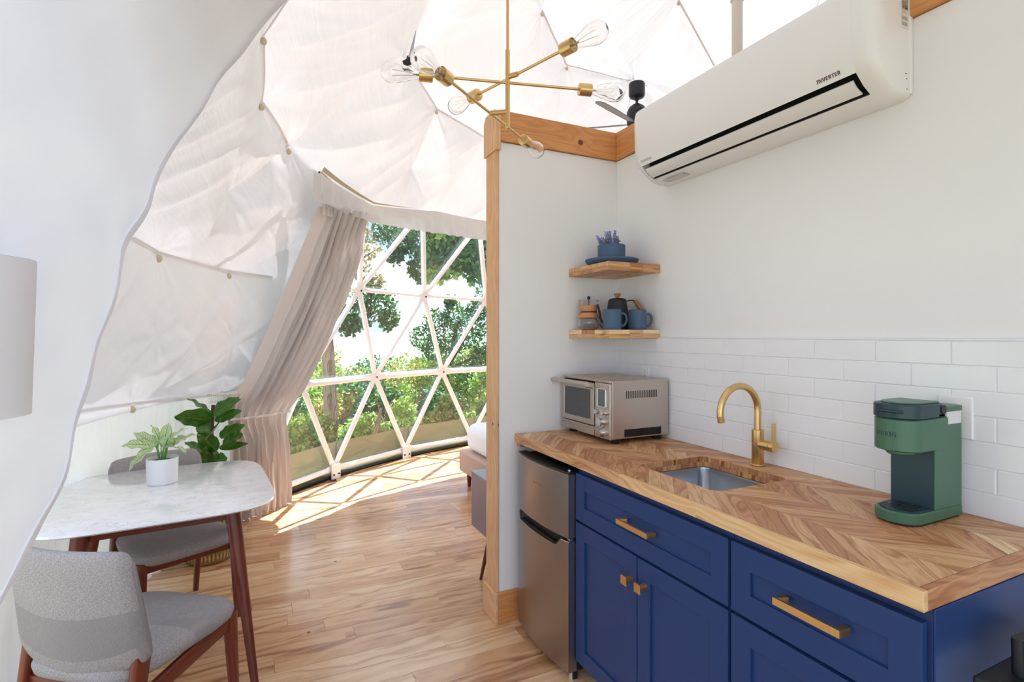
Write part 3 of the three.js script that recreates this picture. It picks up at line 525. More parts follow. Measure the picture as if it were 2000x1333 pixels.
// ------------------------------------------------------------------ things on the worktop
{
  const o = thing('toaster_oven', 'brushed steel countertop toaster oven with a glass door and side vents', 'toaster oven', [1.46, 0.95, -2.43]);
  const W = 0.425, D = 0.345, y0 = 0.022, y1 = 0.295;                // local: front faces -x, width along +z
  obj('housing', [rb(0.012, D, y0 + 0.008, y1, 0, 0.006, 0.002), rb(0.012, D - 0.001, y0 + 0.006, y1 - 0.001, W - 0.006, W + 0.0006, 0.003), rb(0.0, D, y1 - 0.012, y1, 0.001, W, 0.004), rb(D - 0.01, D + 0.001, y0, y1 - 0.002, 0.002, W - 0.001, 0.003), rb(0.013, D - 0.002, y0 + 0.001, y0 + 0.01, 0.002, W - 0.002, 0.002), rb(-0.001, 0.016, y0 - 0.001, y1 - 0.013, 0.302, W - 0.0004, 0.004), rb(0.002, 0.03, y0 + 0.0005, y0 + 0.045, 0.003, 0.31, 0.003), rb(0.02, D - 0.02, y0 + 0.01, y1 - 0.014, 0.296, 0.302, 0.001)], M.steel, o);
  for (let k = 0; k < 5; k++) obj('top_rib', rb(0.03, D - 0.03, y1 - 0.001, y1 + 0.0025, 0.03 + k * 0.062, 0.055 + k * 0.062, 0.001), M.steel, o);
  const inner = S({ color: hex('#4a4744'), roughness: 0.35, metalness: 0.6 });
  obj('cavity', [rb(0.30, 0.305, 0.06, 0.27, 0.012, 0.295, 0.001), rb(0.02, 0.30, 0.06, 0.064, 0.012, 0.295, 0.001), rb(0.02, 0.30, 0.27, 0.274, 0.012, 0.295, 0.001), rb(0.02, 0.3, 0.06, 0.27, 0.008, 0.012, 0.001)], inner, o);
  const dr = obj('door', [rb(-0.004, 0.012, 0.072, 0.098, 0.0, 0.298, 0.002), rb(-0.004, 0.012, 0.242, 0.276, 0.0, 0.298, 0.002), rb(-0.004, 0.012, 0.095, 0.245, 0.0, 0.026, 0.002), rb(-0.004, 0.012, 0.095, 0.245, 0.268, 0.298, 0.002)], M.steel, o);
  obj('door_glass', rb(0.0, 0.004, 0.094, 0.246, 0.022, 0.272, 0.001), S({ color: new THREE.Color(0.42, 0.41, 0.4), roughness: 0, transmission: 0.85, thickness: 0, ior: 1.5 }), dr);
  const hd = [bar([-0.045, 0.272, -0.028], [-0.045, 0.272, 0.30], 0.028, 0.024, 0.028, 0.024, V(1, 0, 0), 0.4)];
  obj('handle', [...hd, bar([-0.045, 0.27, 0.012], [0.0, 0.262, 0.012], 0.02, 0.014), bar([-0.045, 0.27, 0.28], [0.0, 0.262, 0.28], 0.03, 0.02)], S({ color: hex('#c7beb4'), metalness: 1, roughness: 0.36 }), dr);
  obj('crumb_lip', [rb(-0.006, 0.01, 0.024, 0.052, 0.0, 0.06, 0.002), rb(-0.006, 0.01, 0.024, 0.052, 0.16, 0.3, 0.002), rb(-0.005, 0.01, 0.046, 0.054, 0.0, 0.3, 0.002)], M.steel, o);
  const rack = []; for (const y of [0.155]) { rack.push(cyl([0.03, y, 0.02], [0.03, y, 0.29], 0.0022, 0.0022, 8)); for (let k = 0; k < 14; k++) rack.push(cyl([0.03, y, 0.03 + k * 0.0195], [0.28, y, 0.03 + k * 0.0195], 0.0015, 0.0015, 6)); rack.push(cyl([0.28, y, 0.02], [0.28, y, 0.29], 0.002, 0.002, 8)); }
  obj('rack', rack, M.chrome, o);
  obj('display', [rb(-0.0035, 0.002, 0.172, 0.252, 0.328, 0.388, 0.002)], S({ color: hex('#5d6a6a'), roughness: 0.15 }), o);
  obj('display_frame', [rb(-0.005, 0.002, 0.166, 0.173, 0.322, 0.394, 0.002), rb(-0.005, 0.002, 0.251, 0.258, 0.322, 0.394, 0.002), rb(-0.005, 0.002, 0.166, 0.258, 0.322, 0.329, 0.002), rb(-0.005, 0.002, 0.166, 0.258, 0.387, 0.394, 0.002)], M.chrome, o);
  const kn = (y, z, r) => obj('knob', [cyl([-0.022, y, z], [0.0, y, z], r * 0.88, r, 28), cyl([-0.004, y, z], [0.001, y, z], r * 1.16, r * 1.16, 28)], M.chrome, o);
  kn(0.146, 0.336, 0.013); kn(0.144, 0.384, 0.0125); kn(0.1, 0.36, 0.022); kn(0.048, 0.36, 0.022);
  const vents = []; for (let k = 0; k < 18; k++) vents.push(rb(0.09 + k * 0.0105, 0.0945 + k * 0.0105, 0.21, 0.245, W - 0.002, W + 0.0013, 0.0004));
  obj('vent_slots', vents, M.blackGap, o);
  const lv = [rb(0.08, 0.3, 0.03, 0.066, W - 0.004, W + 0.0015, 0.001)]; for (let k = 0; k < 19; k++) lv.push(rb(0.086 + k * 0.0112, 0.092 + k * 0.0112, 0.034, 0.064, W, W + 0.004, 0.001));
  obj('lower_vent', lv, M.blackPlastic, o);
  for (const [x, z] of [[0.05, 0.035], [0.05, W - 0.03], [D - 0.045, 0.035], [D - 0.045, W - 0.03]]) obj('foot', cyl([x, 0, z], [x, 0.025, z], 0.02, 0.024, 18), M.blackPlastic, o);
}
{ // coffee maker: front faces -x; width along z
  const k = thing('coffee_maker', 'green single-serve coffee maker with a dark teal lid and drip tray', 'coffee maker', [1.66, 0.95, -0.853]);
  const green = S({ color: hex('#436b54'), roughness: 0.36 }), teal = S({ color: hex('#193740'), roughness: 0.34 });
  const hw = 0.057, round = (xf, xb, y, s = 0) => { const o = [], w = hw - s; for (let i = 0; i <= 14; i++) { const a = Math.PI / 2 + i / 14 * Math.PI; o.push(V(xf + 0.05 + s + Math.cos(a) * 0.05, y, -Math.sin(a) * w * -1)); } o.push(V(xb - s, y, -w)); o.push(V(xb - s, y, w)); return o; };
  const solid = (xf, xb, y0, y1, b = 0.003, s = 0) => loft([round(xf, xb, y0, s + b), round(xf, xb, y0 + b, s), round(xf, xb, y1 - b, s), round(xf, xb, y1, s + b)], true, 0.6);
  obj('base', solid(-0.125, 0.12, 0.004, 0.034), green, k);
  obj('foot_pad', solid(-0.118, 0.115, 0, 0.006, 0.001, 0.004), M.blackPlastic, k);
  const dt = obj('drip_tray', solid(-0.118, -0.01, 0.033, 0.0375, 0.001, 0.006), teal, k);
  const sl = []; for (let i = 0; i < 6; i++) for (let j = 0; j < 7; j++) if (Math.abs(j - 3) + i * 0.2 < 3.6 && !(j === 3 && (i === 2 || i === 3))) sl.push(rb(-0.098 + i * 0.014, -0.09 + i * 0.014, 0.0372, 0.0379, -0.042 + j * 0.0125, -0.034 + j * 0.0125, 0.0003)); sl.push(rb(-0.073, -0.058, 0.0373, 0.038, -0.012, 0.012, 0.0003));
  obj('slots', sl, M.blackGap, dt);
  obj('column', [rb(-0.013, 0.12, 0.033, 0.215, -hw, hw, 0.003)], green, k);
  obj('column_face', rb(-0.0155, -0.011, 0.036, 0.196, -hw + 0.004, hw - 0.004, 0.001), teal, k);
  const head = obj('head', [solid(-0.125, 0.046, 0.196, 0.283, 0.003, -0.0008), rb(0.04, 0.1195, 0.208, 0.285, -hw + 0.0004, hw - 0.0004, 0.002)], green, k);
  obj('spout_ring', lathe([[0, 0.183], [0.03, 0.183], [0.034, 0.188], [0.034, 0.197], [0, 0.197]]).translate(-0.07, 0, 0), green, k);
  const lid = obj('lid_handle', [solid(-0.128, -0.0, 0.284, 0.323, 0.003, -0.0015), rb(-0.03, 0.038, 0.288, 0.3228, -hw - 0.001, hw + 0.001, 0.014, 4)], teal, k);
  obj('hinge_pin', cyl([0.022, 0.306, hw + 0.0005], [0.022, 0.306, hw + 0.003], 0.0125, 0.0125, 24), M.darkMetal, lid);
  obj('lid_top', solid(-0.118, 0.028, 0.3215, 0.3275, 0.003, 0.007), green, k);
  const dent = new THREE.TubeGeometry(new THREE.CatmullRomCurve3([...Array(9)].map((_, i) => { const a = Math.PI + (i / 8 - 0.62) * 1.0; return V(-0.077 + Math.cos(a) * 0.0525, 0.304, -Math.sin(a) * -0.0592); })), 24, 0.004, 8); dent.scale(1, 1, 1);
  obj('grip_ridge', dent, teal, lid);
  obj('tank', [rb(0.045, 0.117, 0.262, 0.298, -hw + 0.001, hw + 0.0004, 0.003)], S({ color: new THREE.Color(0.72, 0.7, 0.74), roughness: 0.12 }), k);
  obj('tank_lid', [rb(0.04, 0.121, 0.297, 0.313, -hw - 0.0005, hw + 0.0008, 0.004)], green, k);
  obj('tank_cap', rb(0.045, 0.118, 0.283, 0.297, -hw + 0.004, hw - 0.004, 0.002), green, k);
  const g = lettering('KEURIG', 0.0118, 0.0008), p = g.attributes.position; const bw = g.boundingBox.max.x;
  for (let i = 0; i < p.count; i++) { const s = 0.04 - p.getX(i) / bw * 0.058, y = p.getY(i) + 0.236, d = p.getZ(i); const a = Math.PI + s / 0.055, rx = 0.05 + d, rz = hw + d; p.setXYZ(i, -0.075 + Math.cos(a) * rx, y, -Math.sin(a) * -rz * -1); }
  { const pp = g.attributes.position; for (let i = 0; i < pp.count; i++) pp.setZ(i, -pp.getZ(i)); }
  g.computeVertexNormals(); obj('lettering', g, S({ color: hex('#123638'), roughness: 0.4, side: THREE.DoubleSide }), k);
}
function outlet(label, y0, y1, z0, z1) {
  const o = thing('wall_outlet', label, 'outlet', [1.8165, 0, 0]);
  obj('cover_plate', rb(-0.006, 0.002, y0, y1, z0, z1, 0.004, 3), M.whitePlastic, o);
  const cz = (z0 + z1) / 2, h = y1 - y0;
  for (const f of [0.3, 0.7]) { const y = y0 + h * f, r = h * 0.145; const s = obj('socket', [cyl([-0.0085, y, cz], [-0.004, y, cz], r, r, 24)], M.whitePlastic, o); obj('slots', [rb(-0.0092, -0.008, y + 0.001, y + r * 0.55, cz - r * 0.42, cz - r * 0.28, 0.0002), rb(-0.0092, -0.008, y + 0.001, y + r * 0.5, cz + r * 0.28, cz + r * 0.42, 0.0002), cyl([-0.0092, y - r * 0.45, cz], [-0.008, y - r * 0.45, cz], r * 0.14, r * 0.14, 10)], M.darkMetal, s); }
}
outlet('white wall outlet on the tiles behind the green coffee maker', 1.163, 1.283, -0.871, -0.785);
outlet('small white wall outlet on the tiles behind the toaster oven', 1.225, 1.29, -2.215, -2.155);

// ------------------------------------------------------------------ corner shelves and what stands on them
function shelf(label, y0, y1, s) {
  const g = thing('corner_shelf', label, 'shelf'), r = rng(s), xs = [1.515, 1.64, 1.72, 1.828], zs = [-2.452, -2.33, -2.21, -2.091];
  for (let i = 0; i < 3; i++) for (let j = 0; j < 3; j++) for (const [a, b] of [[y0, (y0 + y1) / 2 - 0.0003], [(y0 + y1) / 2, y1]]) obj('wood_block', metre(rb(xs[i], xs[i + 1] - 0.0003, a, b, zs[j], zs[j + 1] - 0.0003, 0.0008, 1), r() < 0.5 ? 'x' : 'z', 1, 1, [r() * 4, r() * 3]), [acEnd, acM[0], acM[2], acM[1], acM[3]][Math.floor(r() * 5)], g);
}
shelf('upper wooden corner shelf, carrying the blue plate and bowl', 1.772, 1.814, 5);
shelf('lower wooden corner shelf, carrying the mugs, kettle and carafe', 1.442, 1.484, 6);
{
  tag(obj('plate', lathe([[0, 0], [0.095, 0], [0.11, 0.004], [0.132, 0.02], [0.139, 0.034], [0.137, 0.037], [0.134, 0.036], [0.126, 0.022], [0.105, 0.011], [0, 0.009]], 64), M.mug), 'large matte blue dinner plate on the upper corner shelf', 'plate').position.set(1.668, 1.8142, -2.278);
  tag(obj('bowl', lathe([[0, 0], [0.052, 0], [0.066, 0.008], [0.071, 0.03], [0.0715, 0.1], [0.0695, 0.102], [0.067, 0.1], [0.066, 0.03], [0.058, 0.012], [0, 0.01]], 56), M.mug), 'matte blue straight-sided bowl stacked on the blue plate', 'bowl').position.set(1.662, 1.8235, -2.272);
  const l = thing('lavender', 'small bunch of artificial lavender with violet flower spikes in the blue bowl', 'flowers', [1.662, 1.834, -2.272]);
  const r = rng(77), st = S({ color: hex('#6f7d4a'), roughness: 0.9, side: THREE.DoubleSide }), vio = [hex('#8d92d2'), hex('#aaaadd'), hex('#767cc0')].map((c) => S({ color: c, roughness: 0.9 }));
  const bud = new THREE.IcosahedronGeometry(0.0042, 0);
  for (let i = 0; i < 17; i++) {
    const a = r() * 6.28, ra = Math.sqrt(r()) * 0.045, x = Math.cos(a) * ra, z = Math.sin(a) * ra, h = 0.12 + r() * 0.075 - ra * 0.6, lx = x * (1.1 + r() * 0.7), lz = z * (1.1 + r() * 0.7);
    const s = obj('stem', [tube([[x * 0.6, 0.005, z * 0.6], [x, h * 0.5, z], [lx, h, lz]], 0.0011, 6, 5)], st, l);
    const fl = []; for (let j = 0; j < 26; j++) { const t = 0.52 + 0.48 * j / 26, q = j * 2.4, w = 0.0062 * (1.15 - (t - 0.5)) * (0.6 + 0.8 * r()), g = bud.clone(); g.rotateX(q); g.translate(lerp(x, lx, t * 2 - 1) + Math.cos(q) * w, h * t, lerp(z, lz, t * 2 - 1) + Math.sin(q) * w); fl.push(g); }
    obj('flower_spike', fl, vio[i % 3], s);
    const lf = []; for (let j = 0; j < 4; j++) { const q = r() * 6.28, y = 0.08 + r() * 0.05; const g = new THREE.ConeGeometry(0.0025, 0.035, 4); g.rotateZ(0.9); g.rotateY(q); g.translate(x + Math.cos(q) * 0.012, y, z - Math.sin(q) * 0.012); lf.push(g); } obj('leaf', lf, st, s);
  }
  const mug = (x, z, ang, label) => {
    const m = thing('mug', label, 'mug', [x, 1.4842, z], ang);
    obj('cup', lathe([[0, 0], [0.04, 0], [0.0435, 0.003], [0.0445, 0.02], [0.0445, 0.099], [0.0432, 0.101], [0.042, 0.099], [0.041, 0.01], [0, 0.007]], 44), M.mug, m);
    obj('handle', tube([[0.041, 0.079, 0], [0.056, 0.081, 0], [0.07, 0.068, 0], [0.072, 0.05, 0], [0.068, 0.033, 0], [0.055, 0.02, 0], [0.041, 0.022, 0]], 0.0062, 30, 10), M.mug, m);
  };
  mug(1.583, -2.158, -0.36, 'matte blue mug in front of the black kettle, left of the two mugs');
  mug(1.737, -2.155, -0.42, 'matte blue mug nearest the tiled wall, right of the two mugs');
  const k = thing('kettle', 'black pour-over kettle with wooden lid knob and wooden handle on the lower shelf', 'kettle', [1.70, 1.4842, -2.272], -0.45);
  obj('body', lathe([[0, 0], [0.062, 0], [0.066, 0.006], [0.063, 0.05], [0.047, 0.155], [0.044, 0.161], [0.03, 0.166], [0, 0.168]], 44), M.blackPlastic, k);
  const wd = S({ color: hex('#b3703e'), roughness: 0.5 });
  obj('lid_knob', lathe([[0, 0.165], [0.008, 0.166], [0.009, 0.17], [0.018, 0.186], [0.017, 0.192], [0, 0.193]], 24), wd, k);
  obj('handle_wire', tube([[0.044, 0.15, 0], [0.07, 0.156, 0], [0.09, 0.152, 0], [0.1, 0.14, 0]], 0.003, 20, 8), M.blackPlastic, k);
  obj('grip', [bar([0.094, 0.152, 0], [0.14, 0.08, 0], 0.022, 0.024, 0.018, 0.018, V(0, 0, 1), 0.45)], wd, k);
  obj('spout', tube([[-0.055, 0.03, 0], [-0.085, 0.05, 0], [-0.095, 0.1, 0], [-0.105, 0.135, 0]], 0.006, 24, 8), M.blackPlastic, k);
  const c = thing('carafe', 'round glass coffee carafe with a wooden collar and black cord on the lower shelf', 'carafe', [1.588, 1.4842, -2.372], 0.3);
  obj('glass', lathe([[0, 0], [0.03, 0.001], [0.05, 0.012], [0.057, 0.04], [0.052, 0.06], [0.038, 0.078], [0.033, 0.09], [0.037, 0.112], [0.05, 0.15], [0.053, 0.157], [0.0515, 0.157], [0.0485, 0.15], [0.0355, 0.112], [0.0315, 0.09], [0.0365, 0.077], [0.0505, 0.06], [0.0555, 0.04], [0.049, 0.014], [0.03, 0.003], [0, 0.002]], 44), M.shell, c);
  obj('collar', [lathe([[0.051, 0.064], [0.0555, 0.066], [0.043, 0.092], [0.041, 0.094]], 40), lathe([[0.041, 0.098], [0.043, 0.1], [0.0475, 0.128], [0.046, 0.13]], 40)], S({ color: hex('#c98c5e'), roughness: 0.55, side: THREE.DoubleSide }), c);
  obj('cord', [new THREE.TorusGeometry(0.0425, 0.003, 8, 40).rotateX(Math.PI / 2).translate(0, 0.096, 0), tube([[0.043, 0.096, 0.0], [0.05, 0.06, 0.012], [0.075, 0.025, 0.02], [0.09, 0.012, 0.024]], 0.0025, 16, 6)], M.blackPlastic, c);
  obj('stopper', [cyl([0, 0.13, 0], [0, 0.166, 0], 0.0025), new THREE.SphereGeometry(0.009, 14, 10).translate(0, 0.172, 0)], M.blackPlastic, c);
}

// ------------------------------------------------------------------ air conditioner, pipe
{
  const a = thing('air_conditioner', 'white split air conditioner mounted high on the kitchen wall, louvre half open', 'air conditioner');
  const z0 = -2.055, z1 = -0.947;
  const prof = [[1.829, 2.192], [1.78, 2.19], [1.735, 2.2], [1.722, 2.209], [1.742, 2.245], [1.70, 2.29], [1.662, 2.285], [1.649, 2.262], [1.632, 2.312], [1.624, 2.345], [1.622, 2.50], [1.628, 2.522], [1.64, 2.528], [1.829, 2.528]];
  const shp = new THREE.Shape(prof.map(([x, y]) => new THREE.Vector2(x, y)));
  const ring = (z, s) => prof.map(([x, y]) => { const cx = 1.829, cy = 2.36; return V(cx + (x - cx) * (1 - s), cy + (y - cy) * (1 - s * 0.9), z); });
  const cheek = [[1.829, 2.192], [1.78, 2.19], [1.735, 2.2], [1.722, 2.209], [1.685, 2.23], [1.649, 2.262], [1.632, 2.312], [1.624, 2.345], [1.622, 2.50], [1.628, 2.522], [1.64, 2.528], [1.829, 2.528]];
  const cr = (z, s) => cheek.map(([x, y]) => V(1.829 + (x - 1.829) * (1 - s), 2.36 + (y - 2.36) * (1 - s * 0.85), z));
  obj('casing', [loft([ring(z0 + 0.042, 0), ring(z1 - 0.062, 0)], false, 0.5), loft([cr(z0, 0.12), cr(z0 + 0.008, 0.05), cr(z0 + 0.025, 0.012), cr(z0 + 0.042, 0)], true, 0.8), loft([cr(z1 - 0.062, 0), cr(z1 - 0.03, 0.012), cr(z1 - 0.01, 0.05), cr(z1, 0.12)], true, 0.8)], M.whitePlastic, a);
  obj('outlet_cavity', rb(1.695, 1.745, 2.236, 2.30, z0 + 0.045, z1 - 0.065, 0.001), M.blackGap, a);
  obj('louvre', [loft([-1.999, -1.025].map((z, i) => [[1.708, 2.2135], [1.69, 2.218], [1.669, 2.232], [1.6585, 2.245], [1.663, 2.249], [1.673, 2.238], [1.692, 2.2245], [1.709, 2.219]].map(([x, y]) => V(x, y, z))), true, 0.8)], M.whitePlastic, a);
  obj('end_rim', rb(1.815, 1.829, 2.205, 2.528, z1 - 0.003, z1 + 0.0025, 0.0025), M.whitePlastic, a);
  obj('slot_shade', grid(1, 5, (u, v) => { const q = [[1.7195, 2.2098], [1.7215, 2.212], [1.7395, 2.2455], [1.70, 2.2875], [1.664, 2.2825], [1.652, 2.265]][Math.round(v * 5)]; return V(q[0], q[1], lerp(-2.012, -1.0105, u)); }), S({ color: hex('#171414'), roughness: 0.8, side: THREE.DoubleSide }), a);  // black sheet lining the notch, stands in for the shade inside it
  const tx = lettering('INVERTER', 0.0125), bw = tx.boundingBox.max.x; tx.translate(-bw, 0, 0); { const p = tx.attributes.position; for (let i = 0; i < p.count; i++) { const s = p.getX(i) / bw, y = p.getY(i), d = p.getZ(i), t = 0.28 + y / 0.0528; p.setXYZ(i, lerp(1.649, 1.632, t) - 0.0002 - d, lerp(2.262, 2.312, t), -1.052 + s * 0.079 ); } tx.computeVertexNormals(); }
  obj('lettering', tx, S({ color: hex('#4a2f30'), roughness: 0.5, side: THREE.DoubleSide }), a);
  const t2 = lettering('PIONEER', 0.0105), b2 = t2.boundingBox.max.x; { const p = t2.attributes.position; for (let i = 0; i < p.count; i++) { const s = p.getX(i) / b2, y = p.getY(i), d = p.getZ(i), t = 0.3 + y / 0.0528; p.setXYZ(i, lerp(1.649, 1.632, t) - 0.0002 - d, lerp(2.262, 2.312, t), -2.012 + s * 0.075); } t2.computeVertexNormals(); }
  obj('lettering', t2, S({ color: hex('#a8a6a8'), roughness: 0.5, side: THREE.DoubleSide }), a);
  const cv = document.createElement('canvas'); cv.width = 192; cv.height = 512; const x = cv.getContext('2d'), r = rng(9);
  x.fillStyle = '#e2ded9'; x.fillRect(0, 0, 192, 512); x.fillStyle = '#9a928c'; x.fillRect(8, 0, 176, 300); x.fillStyle = '#6d5a55'; x.fillRect(8, 0, 176, 26);
  x.fillStyle = '#d8d3ce'; for (let i = 0; i < 22; i++) x.fillRect(16, 36 + i * 6, 60 + r() * 100, 2); x.fillStyle = '#4a4340'; x.beginPath(); x.arc(44, 200, 24, 0, 7); x.fill(); x.fillStyle = '#9a928c'; x.beginPath(); x.arc(44, 200, 17, 0, 7); x.fill(); x.fillStyle = '#4a4340'; x.fillRect(32, 236, 30, 20); x.fillRect(96, 218, 80, 44);
  x.fillStyle = '#e2ded9'; x.fillRect(104, 232, 60, 6); x.fillRect(8, 272, 176, 62); x.fillStyle = '#8d857f'; for (let i = 0; i < 9; i++) x.fillRect(14, 278 + i * 6, 90 + r() * 70, 2);
  x.fillStyle = '#5f5652'; for (const y of [360, 430]) { let q = 14; while (q < 172) { const w = 2 + r() * 6; x.fillRect(q, y, w, 46); q += w + 2 + r() * 5; } }
  const ct = new THREE.CanvasTexture(cv); ct.colorSpace = THREE.SRGBColorSpace;
  const lab = new THREE.PlaneGeometry(0.034, 0.125); lab.rotateY(0); lab.translate(1.789, 2.462, z1 + 0.0006); 
  obj('rating_label', lab, S({ map: ct, roughness: 0.5 }), a);
  obj('notice_label', [rb(1.735, 1.775, 2.1885, 2.1912, -1.96, -1.83, 0.0003)], S({ color: hex('#cfcaca'), roughness: 0.6 }), a);
  obj('clip_mark', [rb(1.79, 1.80, 2.262, 2.2635, z1, z1 + 0.001, 0.0003), rb(1.795, 1.802, 2.247, 2.2485, z1, z1 + 0.001, 0.0003), cyl([1.80, 2.216, z1 - 0.004], [1.80, 2.216, z1 + 0.0008], 0.002)], M.darkMetal, a);
}
tag(obj('vent_pipe', [cyl([2.25, 0.0, -1.985], [2.25, 3.9, -1.985], 0.027, 0.027, 24), cyl([2.25, 3.2, -1.985], [2.25, 3.26, -1.985], 0.033, 0.033, 24)], S({ color: hex('#d6cfc4'), roughness: 0.4 })), 'upright white plastic vent pipe rising behind the air conditioner to the liner', 'pipe');

// ------------------------------------------------------------------ chandelier
{
  const c = thing('chandelier', 'brass six-arm chandelier with clear glass bulbs hanging from a thin rod', 'chandelier', [0.7424, 0, -1.5854]);
  const F = V(Math.sin(YAW), 0, -Math.cos(YAW)), Rt = V(Math.cos(YAW), 0, Math.sin(YAW)), at = (l, y, f) => F.clone().multiplyScalar(f).addScaledVector(Rt, l).setY(y);
  obj('rod', [cyl([0, 2.39, 0], [0, 4.35, 0], 0.0049)], M.brass, c);
  obj('stem', [cyl([0, 2.145, 0], [0, 2.4, 0], 0.0078), new THREE.SphereGeometry(0.0078, 12, 8).translate(0, 2.145, 0)], M.brass, c);
  const out0 = [[0.012, 0], [0.0125, 0.012], [0.016, 0.024], [0.0235, 0.05], [0.0305, 0.078], [0.032, 0.092], [0.029, 0.108], [0.02, 0.12], [0.009, 0.126], [0.0, 0.127]], edison = [...out0, ...out0.slice().reverse().map(([r, y]) => [Math.max(0, r - 0.0011), y - (y > 0.1 ? 0.0011 : 0)])];
  const arm = (p, q) => {
    const d = q.clone().sub(p).normalize();
    const A = obj('arm', [cyl(p.toArray(), q.toArray(), 0.0047, 0.0047, 14)], M.brass, c);
    for (const [e, s] of [[p, -1], [q, 1]]) {
      const u = d.clone().multiplyScalar(s), Q = new THREE.Quaternion().setFromUnitVectors(V(0, 1, 0), u), put = (g) => { g.applyQuaternion(Q); g.translate(e.x, e.y, e.z); return g; };
      obj('socket', put(lathe([[0, -0.004], [0.007, -0.004], [0.019, -0.002], [0.0205, 0.0], [0.0205, 0.041], [0.0188, 0.041], [0.0185, 0.03], [0, 0.03]], 28)), M.brass, A);
      obj('bulb', put(lathe(edison, 32).translate(0, 0.034, 0)), M.shell, A);
      const fi = [cyl([0, 0.03, 0], [0, 0.06, 0], 0.004, 0.0025, 10)]; for (let k = 0; k < 4; k++) { const an = k * 1.57; fi.push(cyl([Math.cos(an) * 0.004, 0.058, Math.sin(an) * 0.004], [Math.cos(an) * 0.012, 0.125, Math.sin(an) * 0.012], 0.0004, 0.0004, 5)); }
      obj('filament', put(join(fi)), M.filament, A);
    }
  };
  arm(at(-0.243, 2.293, -0.045), at(0.243, 2.293, 0.047));
  arm(at(0.1665, 2.312, -0.165), at(-0.106, 2.312, 0.128));
  arm(at(-0.17, 2.197, -0.22), at(0.056, 2.197, 0.25));
  obj('joint', [cyl([0, 2.312, 0], at(0.034, 2.312, -0.02).toArray(), 0.0085)], M.brass, c);
  obj('joint', [cyl([0, 2.197, 0], at(-0.058, 2.197, 0.012).toArray(), 0.0085)], M.brass, c);
  obj('ceiling_rose', lathe([[0, 4.36], [0.06, 4.36], [0.06, 4.345], [0.02, 4.33], [0, 4.33]], 32), M.brass, c);
}
{ // ceiling fan hung from the liner's upper hub
  const f = thing('ceiling_fan', 'matte black ceiling fan with grey blades, half hidden by the beam and air conditioner', 'ceiling fan', [3.435, 3.85, -4.27]);
  obj('canopy', lathe([[0, 0.14], [0.075, 0.14], [0.08, 0.13], [0.08, 0.02], [0.07, 0.0], [0.045, -0.012], [0, -0.015]], 36), M.darkMetal, f);
  obj('downrod', [cyl([0, -0.12, 0], [0, 0.0, 0], 0.0135), new THREE.SphereGeometry(0.026, 16, 10).translate(0, -0.012, 0)], M.blackPlastic, f);
  obj('motor', lathe([[0, -0.07], [0.04, -0.075], [0.075, -0.1], [0.1, -0.15], [0.1, -0.25], [0.09, -0.3], [0.05, -0.33], [0, -0.335]], 40), M.darkMetal, f);
  const bladeM = S({ color: hex('#77787c'), roughness: 0.45 });
  for (const [an, tilt] of [0, 1, 2, 3, 4, 5].map((k) => [-1.95 + k * 1.0472, 0.3])) {
    const rg = (t, w) => [[-w, -0.004], [w, -0.004], [w, 0.004], [-w, 0.004]].map(([a, b]) => V(a * Math.cos(tilt) - b * Math.sin(tilt), -0.27 + a * Math.sin(tilt) + b, -t));
    const g = loft([rg(0.09, 0.02), rg(0.16, 0.045), rg(0.45, 0.06), rg(0.66, 0.055), rg(0.7, 0.03)], true, 0.4); g.rotateY(-an);
    obj('blade', g, bladeM, f);
  }
}
{ const o = thing('frame_strut', 'grey steel strut end and dark hub showing through a slit in the ceiling liner', 'bracket', [0.926, 3.31, -3.567]);
  obj('hub', [cyl([-0.035, -0.005, -0.01], [0.03, 0.03, 0.015], 0.02, 0.026, 12), cyl([0.0, 0.01, 0.0], [0.006, 0.045, 0.005], 0.022)], M.darkMetal, o);
  obj('spike', [cyl([0.003, 0.03, 0.02], [0.035, 0.21, 0.05], 0.015, 0.002, 14)], S({ color: hex('#a9aab2'), metalness: 0.8, roughness: 0.3 }), o); }
{ const o = thing('glass_bulb', 'small clear glass bulb with a bronze clip hanging near the entry canvas edge', 'bulb', [-0.02, 2.28, -1.63]);
  obj('glass', lathe([[0, -0.05], [0.012, -0.048], [0.02, -0.035], [0.022, -0.02], [0.014, 0.005], [0.008, 0.012]], 28), M.glass, o);
  obj('clip', [tube([[-0.014, 0.008, 0.01], [-0.004, 0.014, 0.008], [0.004, 0.022, 0.004], [0.014, 0.03, 0]], 0.0028, 14, 6)], S({ color: hex('#8a5a2c'), metalness: 0.7, roughness: 0.4 }), o); }

